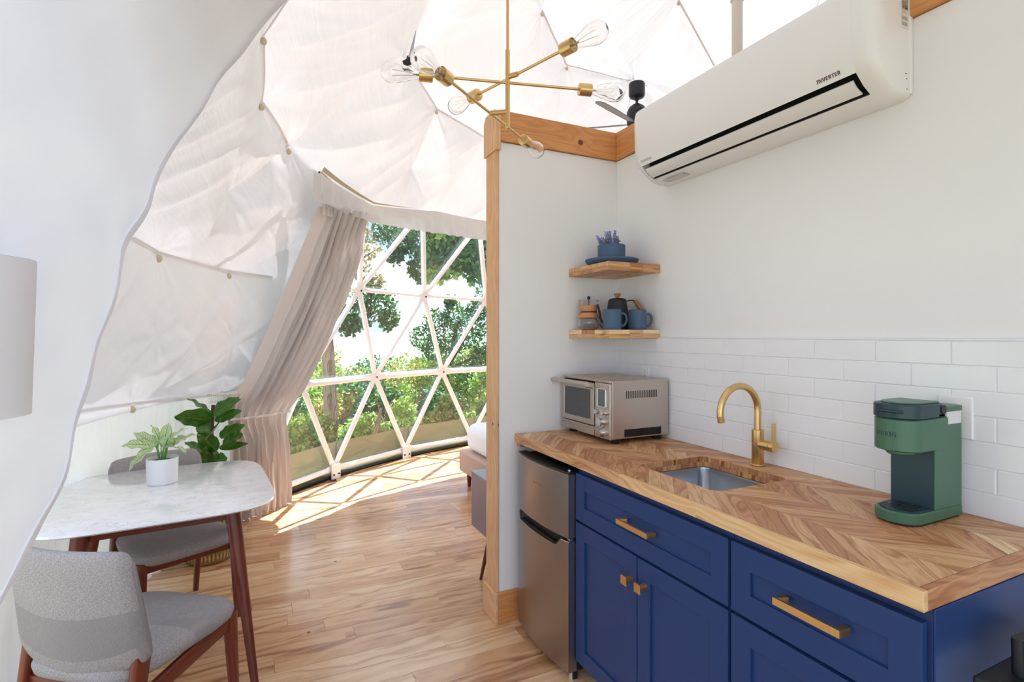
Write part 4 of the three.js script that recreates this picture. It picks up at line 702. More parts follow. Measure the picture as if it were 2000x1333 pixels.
// ------------------------------------------------------------------ curtain, rail, valance
{
  const vb = (az) => { const k = [[-60, 2.405], [-49, 2.415], [-46, 2.425], [-44, 2.43], [-33.4, 2.48], [-22, 2.515], [40, 2.53]]; for (let i = 1; i < k.length; i++) if (az <= k[i][0]) return lerp(k[i - 1][1], k[i][1], clamp((az - k[i - 1][0]) / (k[i][0] - k[i - 1][0]), 0, 1)); return 2.53; };
  const v = thing('valance', 'pale grey cloth valance running along the top of the dome window', 'valance');
  obj('cloth', grid(260, 12, (u, w) => { const az = lerp(-58.7, 36, u), y = lerp(vb(az) + 0.008 * N2(u * 60, 1), valanceTop(az), w), q = onDome(az, valanceTop(az), 4.60); const h = V(q.x - C0.x, 0, q.z - C0.z); const L = h.length(); h.multiplyScalar((L + 0.028 * (1 - w) * N2(u * 46, w * 0.7) + 0.012 * Math.sin(u * 170) * (1 - w)) / L); return V(C0.x + h.x, y, C0.z + h.z); }), M.valance, v);
  obj('end_return', grid(6, 8, (u, w) => { const a = onDome(-58.7, valanceTop(-58.7), lerp(4.60, 4.65, u)); return V(a.x, lerp(vb(-58.7), valanceTop(-58.7), w), a.z); }), M.valance, v);
  const rl = thing('curtain_rail', 'beige curved curtain rail above the valance', 'curtain rail');
  obj('track', grid(60, 1, (u, w) => { const az = lerp(-59, -38, u); return onDome(az, valanceTop(az) + 0.01 + 0.03 * w * (1 - u), 4.595 + 0.0 * w); }), S({ color: hex('#b9a988'), roughness: 0.5, side: THREE.DoubleSide }), rl);
  obj('bracket', [tube([[0.395, 2.635, -4.06], [0.41, 2.65, -4.1], [0.5, 2.64, -4.27]], 0.008, 10, 6)], M.button, rl);
  // the drawn-back curtain
  const rows = [[0, [0.393, 2.395, -4.087], [0.863, 2.49, -4.646]], [0.115, [0.306, 2.153, -4.178], [0.811, 2.243, -4.72]], [0.23, [0.208, 1.892, -4.243], [0.758, 2.0, -4.78]], [0.4, [0.051, 1.475, -4.272], [0.612, 1.6, -4.83]], [0.53, [-0.082, 1.165, -4.213], [0.432, 1.187, -4.85]], [0.63, [-0.181, 0.964, -4.2], [0.276, 0.893, -4.837]], [0.69, [-0.19, 0.80, -4.24], [0.211, 0.775, -4.83]], [0.75, [-0.185, 0.62, -4.3], [0.217, 0.6, -4.87]], [0.88, [-0.19, 0.3, -4.45], [0.234, 0.28, -4.94]], [1, [-0.2, 0.004, -4.56], [0.246, 0.004, -4.965]]];
  const LC = new THREE.CatmullRomCurve3(rows.map((r) => V(...r[1]))), RC = new THREE.CatmullRomCurve3(rows.map((r) => V(...r[2])));
  const tOf = (v) => { let i = 1; while (i < rows.length - 1 && v > rows[i][0]) i++; return (i - 1 + (v - rows[i - 1][0]) / (rows[i][0] - rows[i - 1][0])) / (rows.length - 1); };
  const nrm = V(0.3, 0.0, 0.95).normalize();
  const ct = thing('curtain', 'greige pleated curtain tied back at the left side of the dome window', 'curtain');
  obj('cloth', grid(420, 150, (s, v) => {
    const t = tOf(v), L = LC.getPoint(t), Rr = RC.getPoint(t);
    const tie = Math.exp(-(((v - 0.665) / 0.045) ** 2)), low = smooth(v, 0.67, 0.74);
    // pleats bunch toward the window above the tie and spread below it
    const k = lerp(Math.pow(s, 1.25), s, low), N = lerp(9, 9, low), ph = s * N * 6.283 + 1.2 * N2(s * 3, v * 3) * (1 - tie);
    const flat = lerp(smooth(s, 0.18, 0.42), 1, Math.max(low, tie));
    const amp = (lerp(0.058, 0.05, low) * (1 - 0.55 * tie)) * flat;
    const wv = Math.sin(ph), ridge = 1.6 * (1 - Math.pow(Math.abs(Math.sin(ph / 2)), 0.62)) - 0.6;
    const p = L.lerp(Rr, k);
    const bow = 0.05 * Math.sin(s * 3.14) * (1 - 0.6 * low);
    p.addScaledVector(nrm, amp * ridge + bow + 0.012 * N2(s * 9, v * 5) * flat - 0.03 * tie);
    p.x += 0.35 * amp * Math.sin(ph * 2) * 0.3 + 0.012 * N2(s * 14 + 5, v * 3) * low;
    p.y += (v > 0.02 && v < 0.6 ? 0.0 : 0) + (v > 0.99 ? 0.006 * N2(s * 20, 0) + 0.004 : 0) + (low > 0.5 ? 0 : -0.05 * tie * (0.5 - s) * 0);
    return p;
  }, (s, v) => [s * 1.4, v * 2.6]), M.curtain, ct);
  obj('heading_tape', grid(50, 3, (s, v) => { const p = LC.getPoint(0).lerp(RC.getPoint(0), 0.04 + s * 0.22); return p.addScaledVector(nrm, 0.03 + 0.01 * Math.sin(s * 20)).setY(lerp(2.33, 2.42, v) + 0.02 * s); }), M.valance, ct);
  obj('tie_band', [tube([...Array(12)].map((_, i) => { const s = i / 11, p = LC.getPoint(tOf(0.668)).lerp(RC.getPoint(tOf(0.668)), s); return p.addScaledVector(nrm, 0.012 + 0.05 * Math.sin(s * 3.14) + 0.02 * Math.sin(s * 40)).toArray(); }), 0.009, 60, 8)], M.curtain, ct);
  const sp = thing('spare_track', 'short white curtain track with a row of small hooks left of the curtain', 'curtain track');
  obj('track', [bar([-0.29, 1.067, -3.96], [-0.155, 1.048, -4.2], 0.035, 0.012)], S({ color: hex('#d2cec4'), roughness: 0.4 }), sp);
  for (let k = 0; k < 14; k++) { const u = k / 13, x = lerp(-0.285, -0.16, u), z = lerp(-3.955, -4.18, u), y = lerp(1.055, 1.038, u); obj('hook', tube([[x, y, z + 0.01], [x + 0.004, y - 0.025, z + 0.012], [x, y - 0.04, z + 0.008]], 0.003, 6, 5), M.whitePlastic, sp); }
}

// ------------------------------------------------------------------ dining table, chairs, plants
{
  const t = thing('dining_table', 'dining table with a rounded white marble top and reddish brown splayed legs', 'table', [-0.385, 0, -2.85], 0.1);
  const ring = (y, i) => { const o = []; for (let k = 0; k < 72; k++) { const a = k / 72 * 2 * Math.PI, c = Math.cos(a), s = Math.sin(a), e = 2 / 5.2; o.push(V((0.43 - i) * Math.sign(c) * Math.pow(Math.abs(c), e), y, (0.49 - i) * Math.sign(s) * Math.pow(Math.abs(s), e))); } return o; };
  const tp = loft([ring(0.735, 0.03), ring(0.741, 0.008), ring(0.748, 0.0), ring(0.755, 0.004), ring(0.7565, 0.012)].reverse(), true, 0.8); metre(tp);
  obj('tabletop', metre(tp, 'x', 1.3, 1.3), M.marble, t);
  for (const [sx, sz] of [[1, 1], [1, -1], [-1, 1], [-1, -1]]) obj('leg', metre(bar([sx * 0.255, 0.715, sz > 0 ? 0.29 : -0.22], [sx * (sz > 0 ? 0.33 : 0.365), 0, sz > 0 ? 0.44 : -0.25], 0.062, 0.05, 0.03, 0.028, V(1, 0, 0), 0.42), 'y'), M.walnut, t);
  for (const sz of [1, -1]) obj('apron', metre(rb(-0.24, 0.24, 0.665, 0.735, (sz > 0 ? 0.29 : -0.22) - 0.011, (sz > 0 ? 0.29 : -0.22) + 0.011, 0.003), 'x'), M.walnut, t);
  for (const sx of [1, -1]) obj('apron', metre(rb(sx * 0.255 - 0.011, sx * 0.255 + 0.011, 0.665, 0.735, -0.21, 0.28, 0.003), 'z'), M.walnut, t);
}
{
  const make = () => {
    const c = thing('dining_chair', 'x', 'chair');
    // seat: front toward -z
    const outl = (i) => { const o = []; for (let k = 0; k < 64; k++) { const a = k / 64 * 2 * Math.PI, cx = Math.cos(a), sz = Math.sin(a), e = 2 / 4.5; const z = -0.022 + 0.247 * Math.sign(sz) * Math.pow(Math.abs(sz), e), w = lerp(0.248, 0.205, (z + 0.27) / 0.5); o.push([(w - i) * Math.sign(cx) * Math.pow(Math.abs(cx), e), z * (1 - i / 0.225)]); } return o; };
    const lay = [[0.385, 0.05], [0.39, 0.022], [0.405, 0.004], [0.425, 0.0], [0.442, 0.006], [0.455, 0.03], [0.461, 0.08], [0.462, 0.14]];
    obj('seat', loft(lay.map(([y, i]) => outl(i).map(([x, z]) => V(x, y + 0.014 * Math.max(0, z / 0.2) * 0 - 0.05 * (x / 0.25) ** 2 * (y < 0.41 ? 0 : 0), z))).reverse(), true, 1.2), M.heather, c);
    // wrap-around back
    const rings = [], n = 28;
    for (let k = 0; k <= n; k++) {
      const s = k / n * 2 - 1, as = Math.abs(s), e = Math.sqrt(Math.max(0, 1 - Math.pow(as, 14))), yb = 0.405 + 0.06 * as * as, yt = 0.82 - 0.004 * s * s - 0.02 * Math.pow(as, 24), o = [];
      const th = 0.026 * (0.35 + 0.65 * e), m = (yb + yt) / 2, hh = (yt - yb) / 2 * (0.9 + 0.1 * e);
      for (let q = 0; q < 20; q++) { const a = q / 20 * 2 * Math.PI, cy = Math.sign(Math.sin(a)) * Math.pow(Math.abs(Math.sin(a)), 0.35), cz = Math.sign(Math.cos(a)) * Math.pow(Math.abs(Math.cos(a)), 0.8), y = m + hh * cy, w = lerp(0.24, 0.213, (y - 0.41) / 0.39); o.push(V(s * w, y, 0.2 + 0.06 * (y - 0.42) / 0.39 - 0.045 * s * s + th * cz)); }
      rings.push(o);
    }
    obj('backrest', loft(rings, true, 1.3), M.heather, c);
    for (const sx of [-1, 1]) {
      obj('leg', metre(bar([sx * 0.205, 0.41, -0.215], [sx * 0.215, 0, -0.235], 0.04, 0.045, 0.024, 0.026), 'y'), M.walnut, c);
      obj('leg', metre(bar([sx * 0.2, 0.485, 0.165], [sx * 0.205, 0, 0.245], 0.03, 0.055, 0.024, 0.028), 'y'), M.walnut, c);
      obj('side_rail', metre(bar([sx * 0.207, 0.385, -0.21], [sx * 0.203, 0.335, 0.19], 0.022, 0.062, 0.022, 0.05), 'z'), M.walnut, c);
    }
    obj('front_rail', metre(bar([-0.2, 0.38, -0.205], [0.2, 0.38, -0.205], 0.05, 0.02, 0.05, 0.02, V(0, 1, 0)), 'x'), M.walnut, c);
    obj('rear_rail', metre(bar([-0.2, 0.36, 0.18], [0.2, 0.36, 0.18], 0.05, 0.02, 0.05, 0.02, V(0, 1, 0)), 'x'), M.walnut, c);
    return c;
  };
  const a = make(); a.position.set(-0.39, 0, -2.21); a.rotation.y = -Math.atan2(0.58, 0.81);
  tag(a, 'grey fabric dining chair with reddish legs in the foreground, its back toward the camera', 'chair');
  const b = a.clone(); b.name = numbered('dining_chair'); scene.add(b); b.position.set(-0.396, 0, -3.2); b.rotation.y = -2.673;
  tag(b, 'grey fabric dining chair behind the marble table, partly hidden by the potted plant', 'chair');
}
// one leaf: length L along +x from the origin, width w, folded along the midrib and drooping
function leafGeo(L, w, droop, fold, tipPow = 1, nu = 10) {
  return grid(nu, 6, (u, v) => { const s = v * 2 - 1, wd = w * Math.pow(Math.sin(Math.PI * Math.pow(u * 0.97 + 0.015, tipPow)), 0.75), x = L * u; return V(x * Math.cos(droop * u * 0.6), -droop * L * u * u * 0.5 + fold * Math.abs(s) * wd + 0.006 * Math.sin(u * 18) * Math.abs(s), s * wd); });
}
function placeLeaf(g, at, to, roll) {                                // turn +x towards `to`
  const d = V(...to).sub(V(...at)).normalize(), up = Math.abs(d.y) > 0.95 ? V(1, 0, 0) : V(0, 1, 0), z = d.clone().cross(up).normalize().multiplyScalar(1), y = z.clone().cross(d).normalize();
  const m = new THREE.Matrix4().makeBasis(d, y, z); g.rotateX(roll); g.applyMatrix4(m); g.translate(...at); return g;
}
{
  const p = thing('potted_plant', 'pale green variegated houseplant in a white cylinder pot on the marble table', 'potted plant', [-0.412, 0.756, -2.985]);
  obj('pot', lathe([[0, 0], [0.058, 0], [0.0625, 0.004], [0.0655, 0.12], [0.0645, 0.1215], [0.062, 0.12], [0.06, 0.1], [0, 0.1]], 48), M.pot, p);
  obj('soil', lathe([[0.0, 0.104], [0.061, 0.1025]], 32), M.soil, p);
  const lt = pixels(256, 256, (u, v) => { const s = Math.abs(v * 2 - 1), vein = Math.abs(((u * 11 - s * 2.6) % 1 + 1) % 1 - 0.5) * 2, rib = 1 - smooth(s, 0.02, 0.08); const vv = Math.max(rib, smooth(vein, 0.72, 0.95) * 0.9), edge = smooth(s, 0.78, 0.98); let c = mix3([206, 222, 172], [74, 128, 58], vv); return mix3(c, [134, 178, 82], edge); });
  const lm = S({ map: lt, roughness: 0.45, transmission: 0.3, thickness: 0, side: THREE.DoubleSide }), sm = S({ color: hex('#5d9a3c'), roughness: 0.6 });
  const F = V(Math.sin(YAW), 0, -Math.cos(YAW)), Rt = V(Math.cos(YAW), 0, Math.sin(YAW)), W = (l, y, f) => Rt.clone().multiplyScalar(l).addScaledVector(F, f).setY(y).toArray();
  // leaf bases near the crown, tips at (sideways, height, depth) from the pot axis
  const tips = [[-0.155, 0.235, 0.03, 0.045, -0.3], [-0.155, 0.185, -0.05, 0.05, -0.5], [-0.085, 0.09, -0.1, 0.045, -0.2], [-0.09, 0.265, 0.08, 0.032, 0.5], [-0.01, 0.275, 0.06, 0.036, 0.2], [0.08, 0.255, 0.05, 0.04, 0.1], [0.095, 0.235, -0.08, 0.05, -0.6], [0.155, 0.16, -0.06, 0.045, -0.4], [0.14, 0.22, 0.06, 0.042, -0.3], [0.05, 0.2, 0.13, 0.04, 0.2], [-0.06, 0.22, 0.13, 0.04, 0]];
  tips.forEach(([l, y, f, w, roll], i) => {
    const b = W(l * 0.16, 0.165 + 0.012 * (i % 3), f * 0.16), t = W(l, y, f), L = V(...t).distanceTo(V(...b));
    const g = leafGeo(L * 1.04, w * 0.72, i === 2 ? 0.3 : 0.35, 0.22, 0.9); const tt = [...t]; tt[1] += L * 0.16;
    obj('leaf', placeLeaf(g, b, tt, roll), lm, p);
    obj('stalk', tube([W(l * 0.06, 0.1, f * 0.06), W(l * 0.1, 0.13, f * 0.1), b], 0.0022, 8, 6), sm, p);
  });
}
{
  const p = thing('fiddle_leaf_plant', 'tall plant with large glossy dark green leaves beside the curtain', 'potted plant', [-0.285, 0, -3.97]);
  const F = V(Math.sin(YAW), 0, -Math.cos(YAW)), Rt = V(Math.cos(YAW), 0, Math.sin(YAW));
  // image-plane offsets turned into metres at the plant's distance: sideways l, height y, depth f
  const W = (l, y, f) => Rt.clone().multiplyScalar(l).addScaledVector(F, f).setY(y).toArray();
  obj('trunk', tube([[0, 0.3, 0], W(0.0, 0.55, 0.01), W(0.01, 0.8, 0), W(0.02, 1.0, 0)], 0.011, 24, 8), S({ color: hex('#5a4636'), roughness: 0.9 }), p);
  const lt = pixels(256, 256, (u, v) => { const s = Math.abs(v * 2 - 1), vein = Math.abs(((u * 7 - s * 1.6) % 1 + 1) % 1 - 0.5) * 2, rib = 1 - smooth(s, 0.015, 0.06); const vv = Math.max(rib, smooth(vein, 0.86, 0.98) * 0.5), b = 8 * fbm(u * 5, v * 5, 3); return [lerp(66, 120, vv) + b, lerp(112, 152, vv) + b, lerp(36, 66, vv) + b]; });
  const lm = S({ map: lt, roughness: 0.26, transmission: 0.22, thickness: 0, side: THREE.DoubleSide, specularIntensity: 0.8 });
  // base then tip as (l, y, f), half width, roll, tone
  const L = [[[0.02, 0.93, 0], [-0.11, 1.06, -0.05], 0.055, 0.5, 1], [[0.025, 0.95, 0], [0.12, 1.05, 0.12], 0.07, 0.2, 1], [[0.02, 0.93, -0.02], [0.19, 1.045, 0.0], 0.035, 1.2, 0], [[0.03, 0.9, 0], [0.19, 0.965, 0.02], 0.04, 1.1, 1], [[0.01, 0.88, 0], [-0.22, 0.915, 0.05], 0.035, 1.3, 1], [[0.02, 0.9, -0.02], [-0.13, 0.96, -0.16], 0.085, 0.9, 0], [[0.02, 0.8, -0.02], [0.13, 0.93, -0.14], 0.085, 0.9, 0], [[0.0, 0.83, 0.02], [-0.12, 0.83, 0.06], 0.085, 1.2, 1], [[0.08, 0.73, 0], [0.22, 0.82, -0.03], 0.06, 1.0, 0], [[0.04, 0.7, 0], [-0.03, 0.84, -0.08], 0.06, 1.0, 0], [[0.06, 0.72, 0], [0.24, 0.75, 0.0], 0.028, 1.3, 0], [[0.0, 0.66, 0], [-0.12, 0.78, -0.06], 0.06, 0.8, 2], [[0.02, 0.64, 0], [-0.09, 0.68, -0.1], 0.07, 0.9, 0], [[0.05, 0.78, 0.03], [0.16, 0.86, 0.12], 0.06, 0.6, 1], [[0.02, 0.64, 0], [0.13, 0.66, -0.05], 0.05, 1.0, 2], [[0, 0.62, 0], [-0.05, 0.7, 0.12], 0.06, 0.5, 0]];
  for (const [b, t, w, roll] of L) { const B = W(...b), T = W(...t), len = V(...B).distanceTo(V(...T)); obj('leaf', placeLeaf(leafGeo(len, w * 0.95, 0.12, 0.12, 0.78, 14), B, T, roll), lm, p); }
  const bk = thing('woven_basket', 'round woven straw basket on the floor behind the table, holding the tall plant', 'basket', [-0.285, 0, -3.97]);
  const wt = pixels(256, 128, (u, v) => { const a = Math.sin(u * 6.283 * 40 + (Math.floor(v * 16) % 2) * 3.14), b = Math.abs(Math.sin(v * 3.14 * 16)); const k = 0.55 + 0.25 * a * b + 0.2 * b + 0.08 * N2(u * 60, v * 40); return [214 * k + 10, 172 * k + 4, 112 * k]; });
  const wb = pixels(256, 128, (u, v) => { const a = Math.sin(u * 6.283 * 40 + (Math.floor(v * 16) % 2) * 3.14), b = Math.abs(Math.sin(v * 3.14 * 16)); const k = 128 + 100 * a * b; return [k, k, k]; }, false);
  obj('basket_wall', lathe([[0, 0.0], [0.12, 0], [0.135, 0.01], [0.155, 0.14], [0.15, 0.28], [0.146, 0.285], [0.14, 0.27], [0.13, 0.02], [0, 0.015]], 64), S({ map: wt, bumpMap: wb, bumpScale: 0.006, roughness: 0.85 }), bk);
  obj('rim', new THREE.TorusGeometry(0.149, 0.008, 8, 48).rotateX(Math.PI / 2).translate(0, 0.284, 0), S({ color: hex('#c79c63'), roughness: 0.8 }), bk);
  obj('soil', lathe([[0, 0.262], [0.139, 0.26]], 32), M.soil, p);
}

// ------------------------------------------------------------------ bed, nightstand, lamp, stool
{
  const b = thing('bed', 'low bed with a pinkish beige upholstered base and white bedding behind the partition wall', 'bed');
  obj('base', rb(1.76, 3.3, 0.14, 0.345, -4.88, -3.25, 0.02, 3), M.bedFabric, b);
  obj('mattress', rb(1.80, 3.3, 0.345, 0.61, -4.82, -3.3, 0.09, 6), M.linen, b);
  for (const [x, z] of [[1.83, -4.78], [1.83, -3.35], [3.2, -4.78], [3.2, -3.35]]) obj('leg', metre(cyl([x, 0, z], [x, 0.145, z], 0.017, 0.026), 'y'), M.walnut, b);
  const n = thing('nightstand', 'mauve grey box nightstand on slim splayed wooden legs beside the partition end', 'nightstand');
  obj('box', rb(1.17, 1.6, 0.30, 0.625, -3.02, -2.64, 0.004), M.nightstand, n);
  obj('top_panel', rb(1.168, 1.602, 0.625, 0.632, -3.022, -2.638, 0.002), S({ color: hex('#9aa3b2'), roughness: 0.25 }), n);
  for (const [x, z] of [[1, -1], [1, 1], [-1, -1], [-1, 1]]) obj('leg', cyl([1.385 + x * 0.19, 0, -2.83 + z * 0.1], [1.385 + x * 0.14, 0.302, -2.83 + z * 0.06], 0.009, 0.016), M.walnut, n);
}
{
  const l = thing('wall_lamp', 'white half-round fabric wall lampshade on the entry canvas at the left edge', 'lamp', [-0.438, 0, -1.155], 0.2);
  const half = (pts) => new THREE.LatheGeometry(pts.map((p) => new THREE.Vector2(...p)), 32, -0.2, Math.PI + 0.4);
  obj('shade', half([[0.089, 1.326], [0.0895, 1.3255], [0.0965, 1.585], [0.096, 1.5855], [0.088, 1.327]]), M.shade, l);
  obj('back_plate', rb(-0.012, -0.004, 1.34, 1.57, -0.06, 0.06, 0.003), M.whitePlastic, l);
  obj('lamp_holder', [cyl([0.035, 1.4, 0], [0.035, 1.46, 0], 0.014), cyl([-0.006, 1.41, 0], [0.035, 1.41, 0], 0.006)], M.brass, l);
}
{
  const s = thing('bar_stool', 'black bar stool with a low back at the near end of the worktop', 'stool', [1.42, 0, -0.36]);
  obj('seat', rb(-0.155, 0.2, 0.77, 0.79, -0.19, 0.16, 0.006), M.blackPlastic, s);
  obj('backrest', bar([0.046, 0.78, -0.15], [0.05, 0.853, -0.153], 0.25, 0.022, 0.25, 0.02, V(1, 0, 0), 0.3), M.blackPlastic, s);
  for (const [x, z] of [[-0.12, -0.15], [0.17, -0.15], [-0.12, 0.13], [0.17, 0.13]]) obj('leg', cyl([x * 1.2, 0, z * 1.2], [x, 0.772, z], 0.012), M.blackPlastic, s);
  obj('footrest', [cyl([-0.135, 0.3, -0.17], [0.195, 0.3, -0.17], 0.009)], M.blackPlastic, s);
}

// ------------------------------------------------------------------ outside: slope, shrubs, trees, hills
{
  const rg = rng(303);
  const grow = (x, z) => { const d = Math.hypot(x - C0.x, z - C0.z) - 5; return -0.28 - 0.16 * Math.max(0, d) + 0.25 * N2(x * 0.25, z * 0.25) * smooth(d, 0, 4) - 0.02 * Math.max(0, d - 8); };
  const gt = pixels(256, 256, (u, v) => { const n = 0.5 + 0.5 * fbm(u * 12, v * 12, 5), m = 0.5 + 0.5 * N2(u * 4, v * 4); return mix3(mix3([96, 110, 52], [140, 138, 72], n), [120, 92, 62], m * 0.6); }); gt.repeat.set(0.4, 0.4);
  const gm = S({ map: gt, roughness: 1 });
  const ground = struct('ground', metre(grid(90, 90, (u, v) => { const x = lerp(-30, 50, u), z = lerp(25, -75, v); return V(x, grow(x, z), z); })), gm);
  const lf = () => { const g = new THREE.BufferGeometry(); g.setAttribute('position', new THREE.Float32BufferAttribute([0, 0, 0, 0.5, 0.12, 0.32, 1, 0, 0, 0.5, 0.12, -0.32], 3)); g.setAttribute('uv', new THREE.Float32BufferAttribute([0, 0.5, 0.5, 1, 1, 0.5, 0.5, 0], 2)); g.setIndex([0, 1, 2, 0, 2, 3]); g.computeVertexNormals(); return g; };
  const leaf = lf(), lm = S({ color: 0xffffff, roughness: 0.55, transmission: 0.42, thickness: 0, side: THREE.DoubleSide, specularIntensity: 0.5 });
  const mat4 = new THREE.Matrix4(), qq = new THREE.Quaternion(), ee = new THREE.Euler(), col = new THREE.Color();
  // blobs: [x, y, z, r] each filled with leaves near its surface
  function foliage(name, parent, blobs, per, size, pal, flat = 1) {
    const n = blobs.length * per, im = new THREE.InstancedMesh(leaf, lm, n); let i = 0;
    for (const [bx, by, bz, br] of blobs) { const tone = rg(); for (let k = 0; k < per; k++) {
      const a = rg() * 6.283, c = rg() * 2 - 1, s = Math.sqrt(1 - c * c), r = br * (0.35 + 0.65 * Math.cbrt(rg())) * (0.85 + 0.3 * rg());
      ee.set(rg() * 6.28, rg() * 6.28, rg() * 6.28); qq.setFromEuler(ee); const z = size * (0.6 + 0.8 * rg());
      mat4.compose(V(bx + r * s * Math.cos(a), by + r * c * flat, bz + r * s * Math.sin(a)), qq, V(z, z, z)); im.setMatrixAt(i, mat4);
      const A = pal[Math.floor(rg() * pal.length)]; col.set(A).multiplyScalar(0.75 + 0.35 * tone + 0.2 * rg()); im.setColorAt(i, col); i++; } }
    im.name = name; im.userData.kind = 'stuff'; im.castShadow = im.receiveShadow = true; parent.add(im); return im;
  }
  const dir = (t, k) => V(t * (0.4315 + 0.9022 * k), 0, -t * (0.9022 - 0.4315 * k));   // ground bearings seen through the window
  const bark = wood(256, 256, 0.6, 0.4, 66, [[150, 138, 124], [118, 104, 92], [78, 66, 58]], { ring: 12, streak: 0.6, fine: 0.6 });
  const barkM = S({ map: bark, roughness: 1 }), barkDark = S({ map: bark, color: hex('#9a9088'), roughness: 1 });
  const limb = (pts, r0, r1, m = 10) => { const c = new THREE.CatmullRomCurve3(pts.map((p) => V(...p))), n = 16, rings = []; for (let i = 0; i <= n; i++) { const t = i / n, p = c.getPoint(t), d = c.getTangent(t), s = d.clone().cross(V(0.3, 0, 1)).normalize(), u = d.clone().cross(s), r = lerp(r0, r1, t) * (1 + 0.06 * N2(i * 0.7, pts[0][0])); rings.push([...Array(m)].map((_, k) => { const a = k / m * 6.283; return p.clone().addScaledVector(s, r * Math.cos(a)).addScaledVector(u, r * Math.sin(a)); })); } return loft(rings, true, 1.2); };
  const dk = ['#3f6b3c', '#4c7a42', '#35603a', '#5b8a48'].map(hex), lt = ['#7da04a', '#93b052', '#6c9444', '#a9b860'].map(hex), yl = ['#a8a658', '#8fa050', '#b7a864', '#7f9450'].map(hex);
  // 1: slim pale trunk at the left, sparse brownish crown
  {
    const b = dir(9.5, -0.343), t = thing('tree', 'tall tree with a slim pale trunk outside the left of the window', 'tree', [b.x, 0, b.z]);
    obj('trunk', limb([[0.05, -1.6, 0], [0.0, 0.3, 0], [-0.06, 1.8, 0], [-0.02, 3.6, 0.1], [0.1, 6, 0.2]], 0.14, 0.06), barkM, t);
    for (const [p, q] of [[[0, 1.7, 0], [0.6, 2.3, 0.1]], [[0, 2.6, 0], [0.9, 3.1, 0]], [[0, 2.2, 0], [-0.7, 3.0, 0]], [[0, 3.4, 0], [0.8, 4.2, 0.3]], [[-0.04, 2.0, 0], [0.25, 2.6, 0.2]]]) obj('branch', limb([p, [(p[0] + q[0]) / 2, (p[1] + q[1]) / 2 - 0.05, p[2]], q], 0.035, 0.012, 6), barkM, t);
    foliage('crown', t, [[0.5, 1.8, 0, 0.26], [0.85, 2.0, 0.1, 0.3], [0.3, 1.65, 0.1, 0.2], [1.05, 1.75, 0, 0.2], [0.6, 2.15, 0, 0.25], [-0.1, 1.75, 0, 0.24], [-0.35, 2.0, 0.1, 0.35], [0.1, 1.95, 0, 0.2]], 420, 0.075, dk);
    foliage('crown', t, [[0.1, 2.9, 0, 0.35], [0.25, 3.4, 0, 0.35], [-0.2, 3.2, 0, 0.4], [0.3, 2.7, 0, 0.2], [0.55, 2.6, 0, 0.22], [0.62, 3.05, 0, 0.25], [0.5, 3.35, 0, 0.2], [0.8, 2.42, 0, 0.16], [0.1, 3.9, 0, 0.4], [0.6, 4.6, 0.2, 0.7], [-0.5, 4.6, 0, 0.7]], 260, 0.07, [hex('#8d8a62'), hex('#7c8458'), hex('#a09468')]);
  }
  // 2: big trunk with broad leaves at the right
  {
    const b = dir(10, -0.05), t = thing('tree', 'large dark-trunked broad-leaved tree leaning at the right of the window', 'tree', [b.x, 0, b.z]);
    obj('trunk', limb([[1.5, -1.8, 0], [0.7, 1.0, 0], [0.2, 2.2, 0], [-0.1, 3.0, 0], [-0.3, 4.2, 0.1], [-0.2, 6, 0.1]], 0.23, 0.12), barkDark, t);
    obj('branch', limb([[-0.1, 3.0, 0], [-0.5, 3.3, 0.1], [-1.0, 3.35, 0.1]], 0.05, 0.02, 6), barkDark, t);
    foliage('crown', t, [[-0.85, 3.15, 0.1, 0.33], [-0.55, 2.95, 0.2, 0.3], [-0.3, 2.7, 0.2, 0.26], [-1.0, 2.75, 0.1, 0.22], [-0.65, 3.5, 0.1, 0.4], [-0.2, 3.3, 0.2, 0.4], [-1.15, 3.5, 0, 0.3], [0.2, 3.6, 0, 0.5], [-0.5, 4.2, 0, 0.7], [0.3, 4.6, 0, 0.8], [0.3, 3.0, 0.2, 0.3]], 300, 0.13, dk);
    foliage('crown', t, [[-1.1, 2.55, 0.15, 0.14], [-0.8, 2.62, 0.1, 0.2], [-0.95, 3.3, 0.2, 0.3]], 130, 0.13, lt);
  }
  // 3: rounded dark tree lower at the right
  {
    const b = dir(16, -0.12), t = thing('tree', 'rounded dark green tree with bare lower branches behind the right window panes', 'tree', [b.x, 0, b.z]);
    obj('trunk', limb([[-0.35, -3.2, 0], [-0.2, -0.6, 0], [0.0, 0.6, 0], [0.3, 1.8, 0]], 0.1, 0.04), barkDark, t);
    for (const q of [[-0.8, 1.7, 0], [0.9, 2.0, 0.1], [1.4, 1.2, 0]]) obj('branch', limb([[-0.05, 0.4, 0], [q[0] * 0.5, q[1] * 0.6, 0], q], 0.05, 0.015, 6), barkDark, t);
    foliage('crown', t, [[-0.75, 1.35, 0, 0.42], [-0.35, 1.85, 0, 0.4], [0.2, 2.0, 0, 0.4], [0.6, 1.5, 0, 0.5], [1.2, 1.3, 0, 0.55], [1.5, 2.0, 0, 0.5], [0.1, 1.2, 0, 0.4], [-0.4, 1.0, 0, 0.35], [1.1, 0.6, 0, 0.5], [1.8, 0.9, 0, 0.6], [1.3, 2.6, 0, 0.5], [0.9, 2.2, 0, 0.35], [1.9, 2.7, 0, 0.5], [0.05, 2.45, 0, 0.2]], 420, 0.1, dk);
  }
